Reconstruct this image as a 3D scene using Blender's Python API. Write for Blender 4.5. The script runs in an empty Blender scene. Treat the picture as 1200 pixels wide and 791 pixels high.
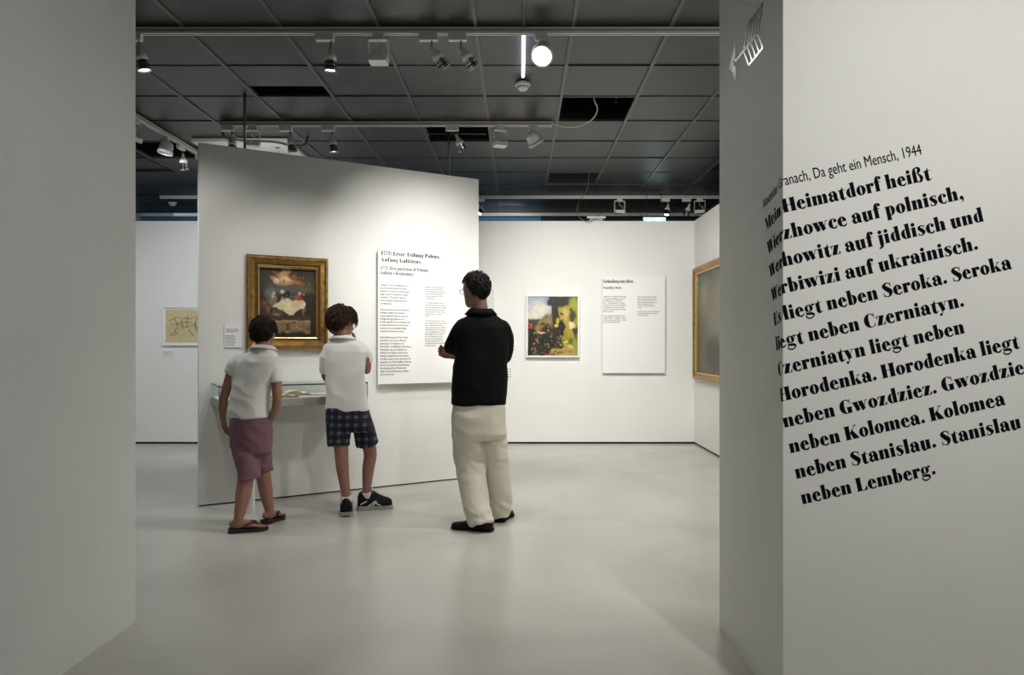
import bpy, bmesh, math, random
import numpy as np
from mathutils import Vector, Matrix, noise, Euler
PI = math.pi
R = math.radians
random.seed(7)
SC = bpy.context.scene
COL = SC.collection

# ------------------------------------------------------------------ camera, light, exposure
F, CX, CY, EYE = 809.0, 608.0, 404.0, 1.27       # focal length in px, vanishing point, eye height
cam_d = bpy.data.cameras.new('camera'); cam = bpy.data.objects.new('camera', cam_d); COL.objects.link(cam)
cam.location = (0, 0, EYE); cam.rotation_euler = (PI/2, 0, 0)
cam_d.sensor_fit = 'HORIZONTAL'; cam_d.sensor_width = 36; cam_d.lens = 36*F/1200
cam_d.shift_x = (600-CX)/1200; cam_d.shift_y = (CY-395.5)/1200
cam_d.clip_start = .05
SC.camera = cam
w = bpy.data.worlds.new('world'); SC.world = w; w.use_nodes = True
w.node_tree.nodes['Background'].inputs[0].default_value = (.9, .95, 1, 1)
w.node_tree.nodes['Background'].inputs[1].default_value = 0.30
SC.view_settings.view_transform = 'Standard'; SC.view_settings.look = 'None'
SC.view_settings.exposure = 0.0; SC.view_settings.gamma = 1
SC.cycles.max_bounces = 8; SC.cycles.diffuse_bounces = 5; SC.cycles.glossy_bounces = 3
SC.cycles.caustics_reflective = False; SC.cycles.caustics_refractive = False
SC.cycles.sample_clamp_indirect = 4

WARM, NEUT, COOL = (1, .93, .82), (1, .975, .93), (.93, .97, 1)

def spot_light(loc, target, watts, angle=70, blend=.8, col=NEUT, size=.05):
    d = bpy.data.lights.new('spot_beam', 'SPOT'); d.energy = watts; d.color = col
    d.spot_size = R(angle); d.spot_blend = blend; d.shadow_soft_size = size
    o = bpy.data.objects.new('spot_beam', d); COL.objects.link(o); o.location = loc
    o.rotation_euler = (Vector(target)-Vector(loc)).to_track_quat('-Z', 'Y').to_euler()
    return o
# beams of the ceiling tracks, plus added fill: (position, aim, watts, cone, blend, colour, size)
BEAMS = [
 # near room: the lettered wall and the left wall
 ((1.55, .15, 3.0), (1.45, 2.37, 1.75), 162, 80, 1, NEUT, .06),
 ((2.9, .15, 3.0), (2.4, 2.37, 1.2), 70, 90, 1, NEUT, .06),
 ((1.0, .6, 3.0), (-1.76, 1.7, 1.2), 70, 95, 1, COOL, .08),
 ((.2, -.6, 3.0), (.2, 1.2, 0), 26, 120, 1, NEUT, .1),
 # first track in view (Y 4.44)
 ((-1.21, 4.47, 3.02), (-1.75, 5.8, 1.45), 58, 66, 1, NEUT, .04),
 ((-.50, 4.54, 3.02), (-.95, 6.25, 1.9), 118, 62, 1, NEUT, .04),
 ((-.32, 4.54, 3.02), (-.55, 6.50, 1.8), 94, 60, 1, NEUT, .04),
 ((.10, 4.30, 3.02), (-.6, 2.6, .4), 28, 120, 1, NEUT, .06),
 ((-2.44, 4.44, 3.02), (-2.3, 5.7, 1.0), 40, 90, 1, NEUT, .05),
 # second track (Y 6.31): back wall
 ((-2.6, 6.36, 3.02), (-3.6, 8.85, 1.4), 104, 95, 1, COOL, .05),
 ((.10, 6.45, 3.02), (.15, 8.85, 1.4), 104, 85, 1, NEUT, .05),
 ((.35, 6.45, 3.02), (1.1, 8.85, 1.6), 116, 100, 1, NEUT, .06),
 ((1.75, 6.35, 3.02), (1.9, 8.85, 1.5), 60, 100, 1, NEUT, .06),
 ((.9, 6.30, 3.02), (2.25, 7.6, 1.5), 31, 100, 1, NEUT, .06),
 # unseen uplight added behind the partition to brighten the white ceiling unit
 ((-2.2, 6.2, 2.55), (-2.7, 7.1, 3.3), 16, 75, 1, NEUT, .04),
 # track running into the depth on the left (X -3.38)
 ((-3.33, 6.2, 3.0), (-4.0, 8.85, 1.3), 112, 100, 1, COOL, .06),
 ((-3.33, 5.0, 3.0), (-3.0, 5.6, .3), 70, 120, 1, COOL, .06),
 # general floor light of the hall
 ((1.3, 4.44, 3.02), (1.0, 5.2, 0), 136, 140, 1, NEUT, .1),
 ((-.3, 4.44, 3.02), (-.2, 5.2, 0), 74, 140, 1, NEUT, .1),
 ((.9, 6.31, 3.02), (.8, 7.2, 0), 105, 140, 1, NEUT, .1),
 # behind the back wall
 ((-3.4, 9.38, 3.0), (-3.6, 10.0, 0), 60, 150, 1, NEUT, .1),  # fill added so its bounce lights the far ceiling
 ((1.2, 9.38, 3.0), (1.2, 10.0, 0), 45, 150, 1, NEUT, .1),  # added fill for the far ceiling, right half
 ((-3.6, 9.8, 3.1), (-3.6, 10.95, 3.0), 26, 150, 1, COOL, .1),
 ((0.0, 9.8, 3.1), (-.6, 10.95, 3.0), 18, 140, 1, COOL, .1),
]
for b in BEAMS: spot_light(*b)

# ------------------------------------------------------------------ helpers
def tag(o, label=None, cat=None, group=None, kind=None):
    if label: o['label'] = label
    if cat: o['category'] = cat
    if group: o['group'] = group
    if kind: o['kind'] = kind
    return o
def empty(name, loc=(0, 0, 0), rz=0):
    o = bpy.data.objects.new(name, None); COL.objects.link(o); o.location = loc; o.rotation_euler = (0, 0, rz)
    o.empty_display_size = .05
    return o
def obj(name, bm, mat=None, parent=None, smooth=False, loc=None, rz=0, world=False):
    """link a bmesh/mesh as ONE object; world=True: vertices are world coordinates although the parent has a location"""
    if isinstance(bm, bmesh.types.BMesh):
        me = bpy.data.meshes.new(name); bmesh.ops.recalc_face_normals(bm, faces=bm.faces); bm.to_mesh(me); bm.free()
    else: me = bm
    if smooth: me.polygons.foreach_set('use_smooth', [True]*len(me.polygons))
    if mat is not None and not me.materials: me.materials.append(mat)
    o = bpy.data.objects.new(name, me); COL.objects.link(o)
    if parent is not None:
        o.parent = parent
        if world:
            q = parent; acc = Vector((0, 0, 0))
            while q is not None: acc += q.location; q = q.parent
            me.transform(Matrix.Translation(-acc))
    if loc is not None: o.location = loc
    if rz: o.rotation_euler = (0, 0, rz)
    return o
def copy_tree(o, parent=None):
    c = o.copy(); COL.objects.link(c)
    if parent is not None: c.parent = parent
    for ch in list(o.children): copy_tree(ch, c)
    return c
def box(bm, x0, x1, y0, y1, z0, z1, M=None, bev=0):
    r = bmesh.ops.create_cube(bm, size=1)
    m = Matrix.Translation(((x0+x1)/2, (y0+y1)/2, (z0+z1)/2)) @ Matrix.Diagonal((abs(x1-x0), abs(y1-y0), abs(z1-z0), 1))
    if M is not None: m = M @ m
    bmesh.ops.transform(bm, matrix=m, verts=r['verts'])
    if bev:
        es = list({e for v in r['verts'] for e in v.link_edges})
        bmesh.ops.bevel(bm, geom=es, offset=bev, segments=2, affect='EDGES', profile=.5)
def newbox(*a, **k):
    bm = bmesh.new(); box(bm, *a, **k); return bm
def lathe(bm, prof, M=None, n=20):
    """prof: (radius, height) revolved round local z"""
    M = M or Matrix.Identity(4); rings = []
    for r, h in prof:
        rings.append([bm.verts.new(M @ Vector((r*math.cos(2*PI*i/n), r*math.sin(2*PI*i/n), h))) for i in range(n)] if r > 1e-6 else [bm.verts.new(M @ Vector((0, 0, h)))])
    for a, b in zip(rings, rings[1:]):
        for i in range(n):
            j = (i+1) % n
            if len(a) == 1 and len(b) == 1: continue
            if len(a) == 1: bm.faces.new((a[0], b[i], b[j]))
            elif len(b) == 1: bm.faces.new((a[i], a[j], b[0]))
            else: bm.faces.new((a[i], a[j], b[j], b[i]))
def frames(pts, ref=None):
    out = []; n = len(pts); side = None
    for i in range(n):
        t = (pts[min(i+1, n-1)] - pts[max(i-1, 0)]).normalized()
        if side is None:
            r = Vector(ref) if ref is not None else (Vector((0, 0, 1)) if abs(t.z) < .8 else Vector((0, 1, 0)))
            side = r.cross(t).normalized()
        else:
            side = (side - t*side.dot(t)).normalized()
        out.append((t, side, t.cross(side)))
    return out
def tube(bm, pts, rad, n=12, ref=None, cap=True):
    pts = [Vector(p) for p in pts]
    if not isinstance(rad, (list, tuple)): rad = [rad]*len(pts)
    fr = frames(pts, ref); rings = []
    for p, r, (t, a, b) in zip(pts, rad, fr):
        ra, rb = r if isinstance(r, (list, tuple)) else (r, r)
        rings.append([bm.verts.new(p + a*ra*math.cos(2*PI*i/n) + b*rb*math.sin(2*PI*i/n)) for i in range(n)])
    for u, v in zip(rings, rings[1:]):
        for i in range(n):
            j = (i+1) % n; bm.faces.new((u[i], u[j], v[j], v[i]))
    if cap:
        bm.faces.new(list(reversed(rings[0]))); bm.faces.new(rings[-1])
def smoothpts(P, W=None, k=5):
    """Catmull-Rom through P with interpolated widths W"""
    P = [Vector(p) for p in P]; out = []; wo = []
    for i in range(len(P)-1):
        p0, p1, p2, p3 = P[max(i-1, 0)], P[i], P[i+1], P[min(i+2, len(P)-1)]
        for q in range(k):
            t = q/k
            out.append(.5*((2*p1)+(p2-p0)*t+(2*p0-5*p1+4*p2-p3)*t*t+(3*p1-p0-3*p2+p3)*t**3))
            if W: wo.append(W[i]*(1-t)+W[i+1]*t)
    out.append(P[-1])
    if W: wo.append(W[-1]); return out, wo
    return out
def ball(bm, c, r, M=None, sub=2, R3=None):
    q = bmesh.ops.create_icosphere(bm, subdivisions=sub, radius=1)
    s = r if isinstance(r, (tuple, list)) else (r, r, r)
    m = Matrix.Translation(Vector(c)) @ (R3.to_4x4() if R3 is not None else Matrix.Identity(4)) @ Matrix.Diagonal((*s, 1))
    if M is not None: m = M @ m
    bmesh.ops.transform(bm, matrix=m, verts=q['verts'])
def stack(bm, rows, n=28, pw=2.4):
    """horizontal super-ellipse sections: (cx, cy, z, rx, ry, yaw)"""
    rings = []
    for cx, cy, z, rx, ry, yaw in rows:
        ring = []
        for i in range(n):
            a = 2*PI*i/n; c, s = math.cos(a), math.sin(a)
            x = rx*math.copysign(abs(c)**(2/pw), c); y = ry*math.copysign(abs(s)**(2/pw), s)
            ring.append(bm.verts.new((cx + x*math.cos(yaw)-y*math.sin(yaw), cy + x*math.sin(yaw)+y*math.cos(yaw), z)))
        rings.append(ring)
    for u, v in zip(rings, rings[1:]):
        for i in range(n):
            j = (i+1) % n; bm.faces.new((u[i], u[j], v[j], v[i]))
    bm.faces.new(list(reversed(rings[0]))); bm.faces.new(rings[-1])
def remesh(bm, voxel, smooth=3, fac=.5):
    bmesh.ops.recalc_face_normals(bm, faces=bm.faces)
    me = bpy.data.meshes.new('tmp'); bm.to_mesh(me); bm.free()
    o = bpy.data.objects.new('tmp', me); COL.objects.link(o)
    m = o.modifiers.new('r', 'REMESH'); m.mode = 'VOXEL'; m.voxel_size = voxel; m.adaptivity = 0
    if smooth:
        s = o.modifiers.new('s', 'SMOOTH'); s.factor = fac; s.iterations = smooth
    dg = bpy.context.evaluated_depsgraph_get(); dg.update()
    res = bpy.data.meshes.new_from_object(o.evaluated_get(dg), depsgraph=dg)
    bpy.data.objects.remove(o); bpy.data.meshes.remove(me)
    res.name = 'body'
    return res
def displace(me, fn):
    n = len(me.vertices); co = np.empty(n*3, 'f'); me.vertices.foreach_get('co', co); co = co.reshape(-1, 3)
    no = np.array([v.normal[:] for v in me.vertices], 'f')
    d = np.array([fn(Vector(c.tolist()), Vector(m.tolist())) for c, m in zip(co, no)], 'f')
    me.vertices.foreach_set('co', (co + no*d[:, None]).ravel()); me.update()

def P(px, py, Y): return Vector(((px-CX)*Y/F, Y, EYE-(py-CY)*Y/F))

# ------------------------------------------------------------------ materials
def mat(name, col, rough=.6, metal=0, var=0, scale=8, bump=0, bscale=200, emit=None, estr=0, spec=None, coat=0, trans=0, ior=1.45, mscale=None):
    m = bpy.data.materials.new(name); m.use_nodes = True; nt = m.node_tree; b = nt.nodes['Principled BSDF']
    b.inputs['Base Color'].default_value = (*col, 1); b.inputs['Roughness'].default_value = rough; b.inputs['Metallic'].default_value = metal
    if spec is not None: b.inputs['Specular IOR Level'].default_value = spec
    if coat: b.inputs['Coat Weight'].default_value = coat
    if trans: b.inputs['Transmission Weight'].default_value = trans; b.inputs['IOR'].default_value = ior
    if emit: b.inputs['Emission Color'].default_value = (*emit, 1); b.inputs['Emission Strength'].default_value = estr
    tc = nt.nodes.new('ShaderNodeTexCoord')
    if var:
        n = nt.nodes.new('ShaderNodeTexNoise'); n.inputs['Scale'].default_value = scale; n.inputs['Detail'].default_value = 5
        if mscale:
            mp = nt.nodes.new('ShaderNodeMapping'); mp.inputs['Scale'].default_value = mscale
            nt.links.new(tc.outputs['Object'], mp.inputs[0]); nt.links.new(mp.outputs[0], n.inputs['Vector'])
        else: nt.links.new(tc.outputs['Object'], n.inputs['Vector'])
        r = nt.nodes.new('ShaderNodeValToRGB')
        r.color_ramp.elements[0].position = .3; r.color_ramp.elements[1].position = .7
        r.color_ramp.elements[0].color = (*[max(0, c*(1-var)) for c in col], 1); r.color_ramp.elements[1].color = (*[min(1, c*(1+var)) for c in col], 1)
        nt.links.new(n.outputs['Fac'], r.inputs[0]); nt.links.new(r.outputs[0], b.inputs['Base Color'])
    if bump:
        n2 = nt.nodes.new('ShaderNodeTexNoise'); n2.inputs['Scale'].default_value = bscale; n2.inputs['Detail'].default_value = 3
        nt.links.new(tc.outputs['Object'], n2.inputs['Vector'])
        bp = nt.nodes.new('ShaderNodeBump'); bp.inputs['Strength'].default_value = bump; bp.inputs['Distance'].default_value = .002
        nt.links.new(n2.outputs['Fac'], bp.inputs['Height']); nt.links.new(bp.outputs[0], b.inputs['Normal'])
    return m
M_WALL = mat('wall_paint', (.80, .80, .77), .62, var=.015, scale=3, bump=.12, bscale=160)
M_WALLDIM = mat('wall_paint_dimmed', (.74, .745, .715), .62, var=.02, scale=3, bump=.22, bscale=220)  # same wall paint, with its dimmer grey-green light put into the colour
M_CEILV = mat('ceiling_void', (.012, .012, .013), .9)
M_TILE = mat('ceiling_tile', (.044, .043, .047), .42, var=.12, scale=5, bump=.1, bscale=300)
M_GRID = mat('ceiling_grid', (.095, .092, .09), .4)
M_GRIDD = mat('ceiling_cross_grid', (.06, .058, .056), .45)
M_WHITE = mat('white_metal', (.90, .89, .84), .4)
M_WHITE2 = mat('white_plastic', (.90, .90, .87), .35)
M_CHROME = mat('chrome', (.75, .75, .78), .12, 1)
M_BLACKM = mat('black_metal', (.015, .015, .017), .35)
M_STEEL = mat('steel', (.20, .21, .22), .35, .8)
M_LAMP = mat('lamp_lens', (1, 1, 1), .3, emit=(1, .97, .9), estr=14)
M_LAMPD = mat('lamp_glow', (1, 1, 1), .3, emit=(1, .97, .92), estr=5)
M_TUBE = mat('light_tube', (1, 1, 1), .3, emit=(.75, .85, 1), estr=7)
M_BOARD = mat('board_white', (.83, .83, .82), .5)
M_INK = mat('ink_black', (.004, .004, .008), .8, spec=.05)
M_INKG = mat('ink_grey', (.03, .03, .03), .6)
M_INKL = mat('ink_small', (.03, .03, .03), .6)
M_DARKGAP = mat('shadow_gap', (.010, .010, .010), .8)
M_BLUE = mat('blue_wall', (.09, .24, .38), .6, var=.1, scale=2)
M_DARKW = mat('dark_wall', (.03, .035, .04), .7)
def thin_glass():
    m = bpy.data.materials.new('clear_glass'); m.use_nodes = True; nt = m.node_tree; nt.nodes.clear()
    o = nt.nodes.new('ShaderNodeOutputMaterial'); t = nt.nodes.new('ShaderNodeBsdfTransparent'); t.inputs[0].default_value = (.97, .985, .98, 1)
    g = nt.nodes.new('ShaderNodeBsdfGlossy'); g.inputs['Roughness'].default_value = .02; f = nt.nodes.new('ShaderNodeValue'); f.outputs[0].default_value = .05
    x = nt.nodes.new('ShaderNodeMixShader'); nt.links.new(f.outputs[0], x.inputs[0]); nt.links.new(t.outputs[0], x.inputs[1]); nt.links.new(g.outputs[0], x.inputs[2]); nt.links.new(x.outputs[0], o.inputs[0]); return m
M_GLASS = thin_glass()
M_SKIN = mat('skin_tan', (.30, .155, .105), .5, var=.08, scale=14)
M_SKIN1 = mat('skin_boy', (.30, .145, .10), .5, var=.08, scale=14)
M_LIPS = mat('lips', (.35, .12, .10), .5)
M_EYEW = mat('eye_white', (.7, .68, .65), .3)
M_IRIS = mat('iris', (.04, .025, .015), .2)
M_HAIR1 = mat('hair_dark', (.016, .008, .005), .7, var=.5, scale=60, mscale=(1, 1, .25))
M_HAIR2 = mat('hair_brown', (.030, .017, .008), .7, var=.5, scale=60, mscale=(1, 1, .3))
M_HAIR3 = mat('hair_black_grey', (.014, .012, .010), .7, var=.7, scale=90, mscale=(1, 1, .3))
for m_ in (M_HAIR1, M_HAIR2, M_HAIR3): m_.node_tree.nodes['Principled BSDF'].inputs['Specular IOR Level'].default_value = .2
def gold():
    return mat('gilt_wood', (.36, .21, .065), .34, .9, var=.35, scale=25, bump=.2, bscale=60)
M_GOLD = gold(); M_GOLDD = mat('gilt_dark', (.16, .085, .022), .42, .6, var=.3, scale=30)
M_GOLDL = mat('gilt_bright', (.62, .42, .16), .25, .85, var=.15, scale=25)

def floor_mat():
    m = bpy.data.materials.new('polished_concrete'); m.use_nodes = True; nt = m.node_tree; b = nt.nodes['Principled BSDF']
    geo = nt.nodes.new('ShaderNodeNewGeometry')
    a = nt.nodes.new('ShaderNodeTexNoise'); a.inputs['Scale'].default_value = .8; a.inputs['Detail'].default_value = 3; a.inputs['Distortion'].default_value = .6
    r = nt.nodes.new('ShaderNodeValToRGB'); r.color_ramp.elements[0].position = .25; r.color_ramp.elements[1].position = .75
    r.color_ramp.elements[0].color = (.43, .42, .38, 1); r.color_ramp.elements[1].color = (.60, .59, .54, 1)
    nt.links.new(geo.outputs['Position'], a.inputs['Vector']); nt.links.new(a.outputs['Fac'], r.inputs[0]); nt.links.new(r.outputs[0], b.inputs['Base Color'])
    b.inputs['Roughness'].default_value = .27; b.inputs['Specular IOR Level'].default_value = .55
    return m
M_FLOOR = floor_mat()

# ------------------------------------------------------------------ setting
def struct(name, bm, m, **k):
    o = obj(name, bm, m, **k); o['kind'] = 'structure'; return o
WH = 2.856      # height of the exhibition walls
CH = 3.31       # ceiling height
struct('floor', newbox(-6, 4.5, -3, 12, -.1, 0), M_FLOOR)
# near side walls of the passage
wall_left = struct('wall_left', newbox(-2.1, -1.76, -2.6, 3.17, 0, WH), M_WALLDIM)
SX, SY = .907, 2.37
wall_right = struct('wall_right', newbox(SX, 3.6, SY, 3.12, 0, WH), M_WALLDIM)
struct('wall_back', newbox(-5.3, 2.35, 8.85, 8.97, .025, WH), M_WALL)
struct('gap_shade_back', newbox(-5.3, 2.35, 8.87, 8.97, 0, .025), M_DARKGAP)  # no board: shade of the gap put in as a black strip
struct('wall_far_right', newbox(2.25, 2.35, 3.12, 8.97, .025, WH), M_WALL)
struct('gap_shade_right', newbox(2.27, 2.35, 3.12, 8.97, 0, .025), M_DARKGAP)  # black strip standing in for the shade under the side wall
struct('wall_far_left', newbox(-5.35, -5.22, 3.0, 8.97, 0, WH), M_WALL)
bm = newbox(-6, .35, 10.95, 11.05, 0, CH)
wf = struct('wall_far', bm, M_BLUE)
struct('wall_far.001', newbox(.35, 4.5, 10.95, 11.05, 0, CH), M_DARKW)
struct('wall_behind', newbox(-6, 4.5, -3, -2.9, 0, 3.9), M_WALLDIM)
struct('wall_outer_left', newbox(-6.1, -6, -3, 12, 0, 3.9), M_WALLDIM)
struct('wall_outer_right', newbox(4.5, 4.6, -3, 12, 0, 3.9), M_WALLDIM)
# partition (turned about 30 degrees)
P0 = Vector((-2.508, 5.41, 0)); PA = math.atan2(1.21, 2.123); PL = 2.443
PM = Matrix.Translation(P0) @ Matrix.Rotation(PA, 4, 'Z')
partition = struct('wall_center', newbox(0, PL, 0, .10, .012, WH), M_WALL, loc=P0, rz=PA)
struct('gap_shade_center', newbox(.01, PL-.01, .012, .09, 0, .012), M_DARKGAP, loc=P0, rz=PA)  # shade of the thin gap under the partition, as a black strip
def part_sz(px, py, off=0):
    """pixel -> (s, z) on the partition face (or a plane off metres in front of it)"""
    ca, sa = math.cos(PA), math.sin(PA)
    ox, oy = P0.x+off*sa, P0.y-off*ca
    k = (px-CX)/F
    s = (k*oy-ox)/(ca-k*sa); d = oy+s*sa
    return s, EYE-(py-CY)*d/F

# suspended ceiling: dark void above, one object per tile, a bar per grid line
ceiling = struct('ceiling', newbox(-6, 4.5, -3, 12, 3.85, 3.95), M_CEILV)
GX = [.348+.625*j for j in range(-10, 8)]
GY = [5.06+.625*k for k in range(-5, 10)]
holes = {(-4, 0): 'half', (0, 1): 1, (-2, 2): 1, (0, 5): 1, (3, 4): 1, (-7, 3): 1}
tile_me = {}
def tile_mesh(w, d):
    key = (round(w, 3), round(d, 3))
    if key not in tile_me:
        bm = newbox(-w/2, w/2, -d/2, d/2, 0, .015, bev=.002); me = bpy.data.meshes.new('ceiling_tile'); bm.to_mesh(me); bm.free()
        me.materials.append(M_TILE); tile_me[key] = me
    return tile_me[key]
def part_tile(x0, x1, y0, y1, sag=0, tilt=0):
    o = bpy.data.objects.new('ceiling_tile', tile_mesh(x1-x0, y1-y0)); COL.objects.link(o); o.parent = ceiling
    o.location = ((x0+x1)/2, (y0+y1)/2, CH+.004+sag); o.rotation_euler = (tilt, 0, 0); return o
rnd = random.Random(3)
for j in range(-10, 7):
    for k in range(-5, 9):
        x0 = .348+.625*j; y0 = 5.06+.625*k; h = holes.get((j, k), None)
        g = .012
        tl = rnd.uniform(-.006, .006); sg = rnd.uniform(0, .004)
        if h == 1: continue
        if h == 'ac': continue
        if h == 'half': part_tile(x0+g, x0+.625-g, y0+g, y0+.40, 0); continue
        if (j, k) in ((-8, 2), (-8, 3), (-8, 4)): part_tile(x0+g, x0+.50, y0+g, y0+.625-g, .03); continue
        part_tile(x0+g, x0+.625-g, y0+g, y0+.625-g, sg, tl)
part = struct('ceiling_near', newbox(-6, 4.5, -3, GY[0]-.02, CH+.004, CH+.03), M_TILE, parent=ceiling)
for x in GX:
    obj('grid_bar', newbox(x-.013, x+.013, GY[0], GY[-1], CH-.004, CH+.02), M_GRID, ceiling)
for y in GY:
    obj('grid_bar', newbox(GX[0], GX[-1], y-.008, y+.008, CH-.001, CH+.02), M_GRIDD, ceiling)

# ------------------------------------------------------------------ fat-face lettering (own drawn glyphs, cap height 1)
class G:
    def __init__(s): s.bm = bmesh.new(); s.ox = 0; s.k = 1
    def p(s, pts):
        vs = [s.bm.verts.new((s.ox+x, y, 0)) for x, y in pts]
        try: s.bm.faces.new(vs)
        except ValueError: pass
    def r(s, x0, x1, y0, y1): s.p([(x0, y0), (x1, y0), (x1, y1), (x0, y1)])
    def ring(s, cx, cy, rx, ry, ix, iy, a0=0, a1=360, icx=None, n=20):
        icx = cx if icx is None else icx; pr = None
        n = max(4, int(n*(a1-a0)/360))
        for i in range(n+1):
            a = R(a0+(a1-a0)*i/n); c, q = math.cos(a), math.sin(a)
            cur = ((cx+rx*c, cy+ry*q), (icx+ix*c, cy+iy*q))
            if pr: s.p([pr[0], cur[0], cur[1], pr[1]])
            pr = cur
    def dot(s, cx, cy, r): s.p([(cx+r*math.cos(2*PI*i/10), cy+r*math.sin(2*PI*i/10)) for i in range(10)])
    def st(s, pts, ws, k=4):
        q, ww = smoothpts([(x, y, 0) for x, y in pts], list(ws), k); pr = None
        for i, p in enumerate(q):
            t = (q[min(i+1, len(q)-1)]-q[max(i-1, 0)]).normalized(); nx, ny = -t.y, t.x; h = ww[i]/2
            cur = ((p.x+nx*h, p.y+ny*h), (p.x-nx*h, p.y-ny*h))
            if pr: s.p([pr[0], cur[0], cur[1], pr[1]])
            pr = cur
T = .045
def g_stem(g, x, y0, y1, w=.29, top=True, bot=True):
    if top: g.p([(x-.05, y1-.05), (x, y1-.09), (x+w, y1-.06), (x+w, y1+.01), (x+w*.6, y1), (x-.05, y1-.02)])
    g.r(x, x+w, y0, y1-.03)
    if bot: g.r(x-.04, x+w+.04, y0, y0+T)
def arch(g, x):          # from a stem whose right edge is x to a right stem; total .42 wide
    g.p([(x, .56), (x+.07, .66), (x+.17, .715), (x+.28, .71), (x+.37, .65), (x+.41, .53), (x+.41, 0), (x+.12, 0), (x+.12, .54), (x+.10, .60), (x+.06, .60), (x, .50)])
    g.r(x+.09, x+.45, 0, T)
def bowl(g, cx, flip=1, lo=.35):
    g.ring(cx, lo, .32, .365, .05, .30, -95 if flip > 0 else 85, 95 if flip > 0 else 275, icx=cx)
def gl(g, ch):
    s = g.st
    if ch == 'i': g_stem(g, .06, 0, .7); g.dot(.205, .90, .145); return .42
    if ch == 'ı': g_stem(g, .06, 0, .7); return .42
    if ch == 'l': g_stem(g, .06, 0, 1.08); return .42
    if ch == 'j': g_stem(g, .08, .0, .7, bot=False); g.dot(.22, .90, .145); s([(.235, .02), (.2, -.16), (.06, -.27), (-.02, -.24)], (.27, .2, .09, .12)); return .44
    if ch == 'n': g_stem(g, .06, 0, .7); arch(g, .35); return .84
    if ch == 'm': g_stem(g, .06, 0, .7); arch(g, .35); arch(g, .76); return 1.25
    if ch == 'h': g_stem(g, .06, 0, 1.08); arch(g, .35); return .84
    if ch in 'uü':
        g_stem(g, .06, .2, .7, bot=False); s([(.205, .25), (.24, .06), (.36, .0), (.50, .07)], (.29, .26, .12, .05)); g_stem(g, .46, 0, .7)
        if ch == 'ü': g.dot(.22, .9, .1); g.dot(.56, .9, .1)
        return .84
    if ch == 'o': g.ring(.36, .35, .35, .37, .075, .31); return .72
    if ch == 'e':
        g.ring(.36, .35, .35, .37, .06, .31, 75, 262); g.ring(.36, .35, .31, .37, .05, .31, 0, 80); g.r(.30, .67, .345, .395)
        s([(.32, .02), (.48, .015), (.60, .08), (.67, .20)], (.07, .13, .09, .03)); return .70
    if ch == 'c':
        g.ring(.36, .35, .35, .37, .06, .31, 80, 262); s([(.34, .70), (.48, .685), (.56, .6)], (.05, .05, .05)); g.dot(.53, .54, .125)
        s([(.32, .02), (.47, .015), (.57, .08), (.63, .19)], (.07, .13, .09, .03)); return .66
    if ch == 'a':
        s([(.10, .50), (.16, .64), (.32, .70), (.47, .66), (.53, .5), (.54, .3)], (.16, .08, .06, .16, .28, .29)); g.dot(.17, .52, .13)
        g.r(.395, .685, .03, .5); s([(.55, .10), (.60, .02), (.70, .02), (.77, .08)], (.2, .1, .06, .03))
        s([(.42, .42), (.24, .36), (.14, .22), (.20, .08), (.34, .04), (.44, .12)], (.05, .12, .24, .22, .1, .05)); return .76
    if ch == 'd': g_stem(g, .42, 0, 1.08); bowl(g, .36, -1); g.r(.34, .44, .0, .05); g.r(.34, .44, .66, .70); return .78
    if ch == 'b': g_stem(g, .06, 0, 1.08, bot=False); bowl(g, .40, 1); g.r(.33, .42, -.01, .04); g.r(.33, .42, .67, .715); return .76
    if ch == 'p': g_stem(g, .06, -.32, .7); bowl(g, .40, 1); g.r(.33, .42, -.01, .04); g.r(.33, .42, .67, .715); return .76
    if ch == 'r': g_stem(g, .06, 0, .7); s([(.34, .55), (.42, .68), (.52, .69)], (.04, .05, .06)); g.dot(.51, .58, .13); return .62
    if ch == 's': s([(.54, .60), (.44, .68), (.28, .68), (.16, .55), (.32, .38), (.46, .22), (.36, .03), (.2, .02), (.07, .12)], (.06, .05, .10, .22, .28, .26, .10, .05, .06), 5); g.p([(.52, .72), (.56, .72), (.56, .5), (.53, .5)]); g.p([(.06, -.02), (.09, -.02), (.10, .22), (.06, .22)]); return .62
    if ch == 't': g.p([(.10, .66), (.24, .72), (.38, .92), (.38, .1), (.10, .12)]); g.r(.0, .54, .655, .70); s([(.24, .16), (.28, .03), (.42, 0), (.54, .1)], (.28, .22, .09, .03)); return .54
    if ch == 'f': g_stem(g, .08, 0, .85, top=False); s([(.225, .80), (.26, 1.0), (.38, 1.08), (.50, 1.04)], (.29, .2, .07, .05)); g.dot(.49, .96, .115); g.r(-.02, .52, .655, .70); return .52
    if ch == 'ß':
        g_stem(g, .06, 0, .8, top=False); s([(.205, .78), (.26, 1.0), (.42, 1.08), (.60, 1.0), (.60, .84), (.46, .66)], (.29, .16, .07, .2, .26, .10))
        s([(.46, .66), (.60, .48), (.70, .28), (.62, .06), (.48, .0), (.40, .1)], (.05, .16, .27, .18, .06, .06)); return .86
    if ch == 'k': g_stem(g, .06, 0, 1.08); g.p([(.35, .30), (.66, .68), (.71, .68), (.38, .26)]); g.r(.52, .80, .66, .70); g.p([(.40, .38), (.50, .50), (.84, .03), (.84, 0), (.48, 0)]); return .86
    if ch == 'g':
        g.ring(.34, .45, .31, .27, .08, .225); s([(.52, .64), (.60, .72), (.70, .70)], (.04, .05, .05)); g.dot(.70, .66, .085)
        s([(.16, .24), (.10, .12), (.24, .06), (.46, .05), (.62, -.04), (.62, -.18)], (.04, .09, .17, .19, .17, .08)); s([(.14, .04), (.05, -.12), (.18, -.25), (.4, -.28), (.62, -.18)], (.04, .08, .10, .10, .07)); return .78
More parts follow.
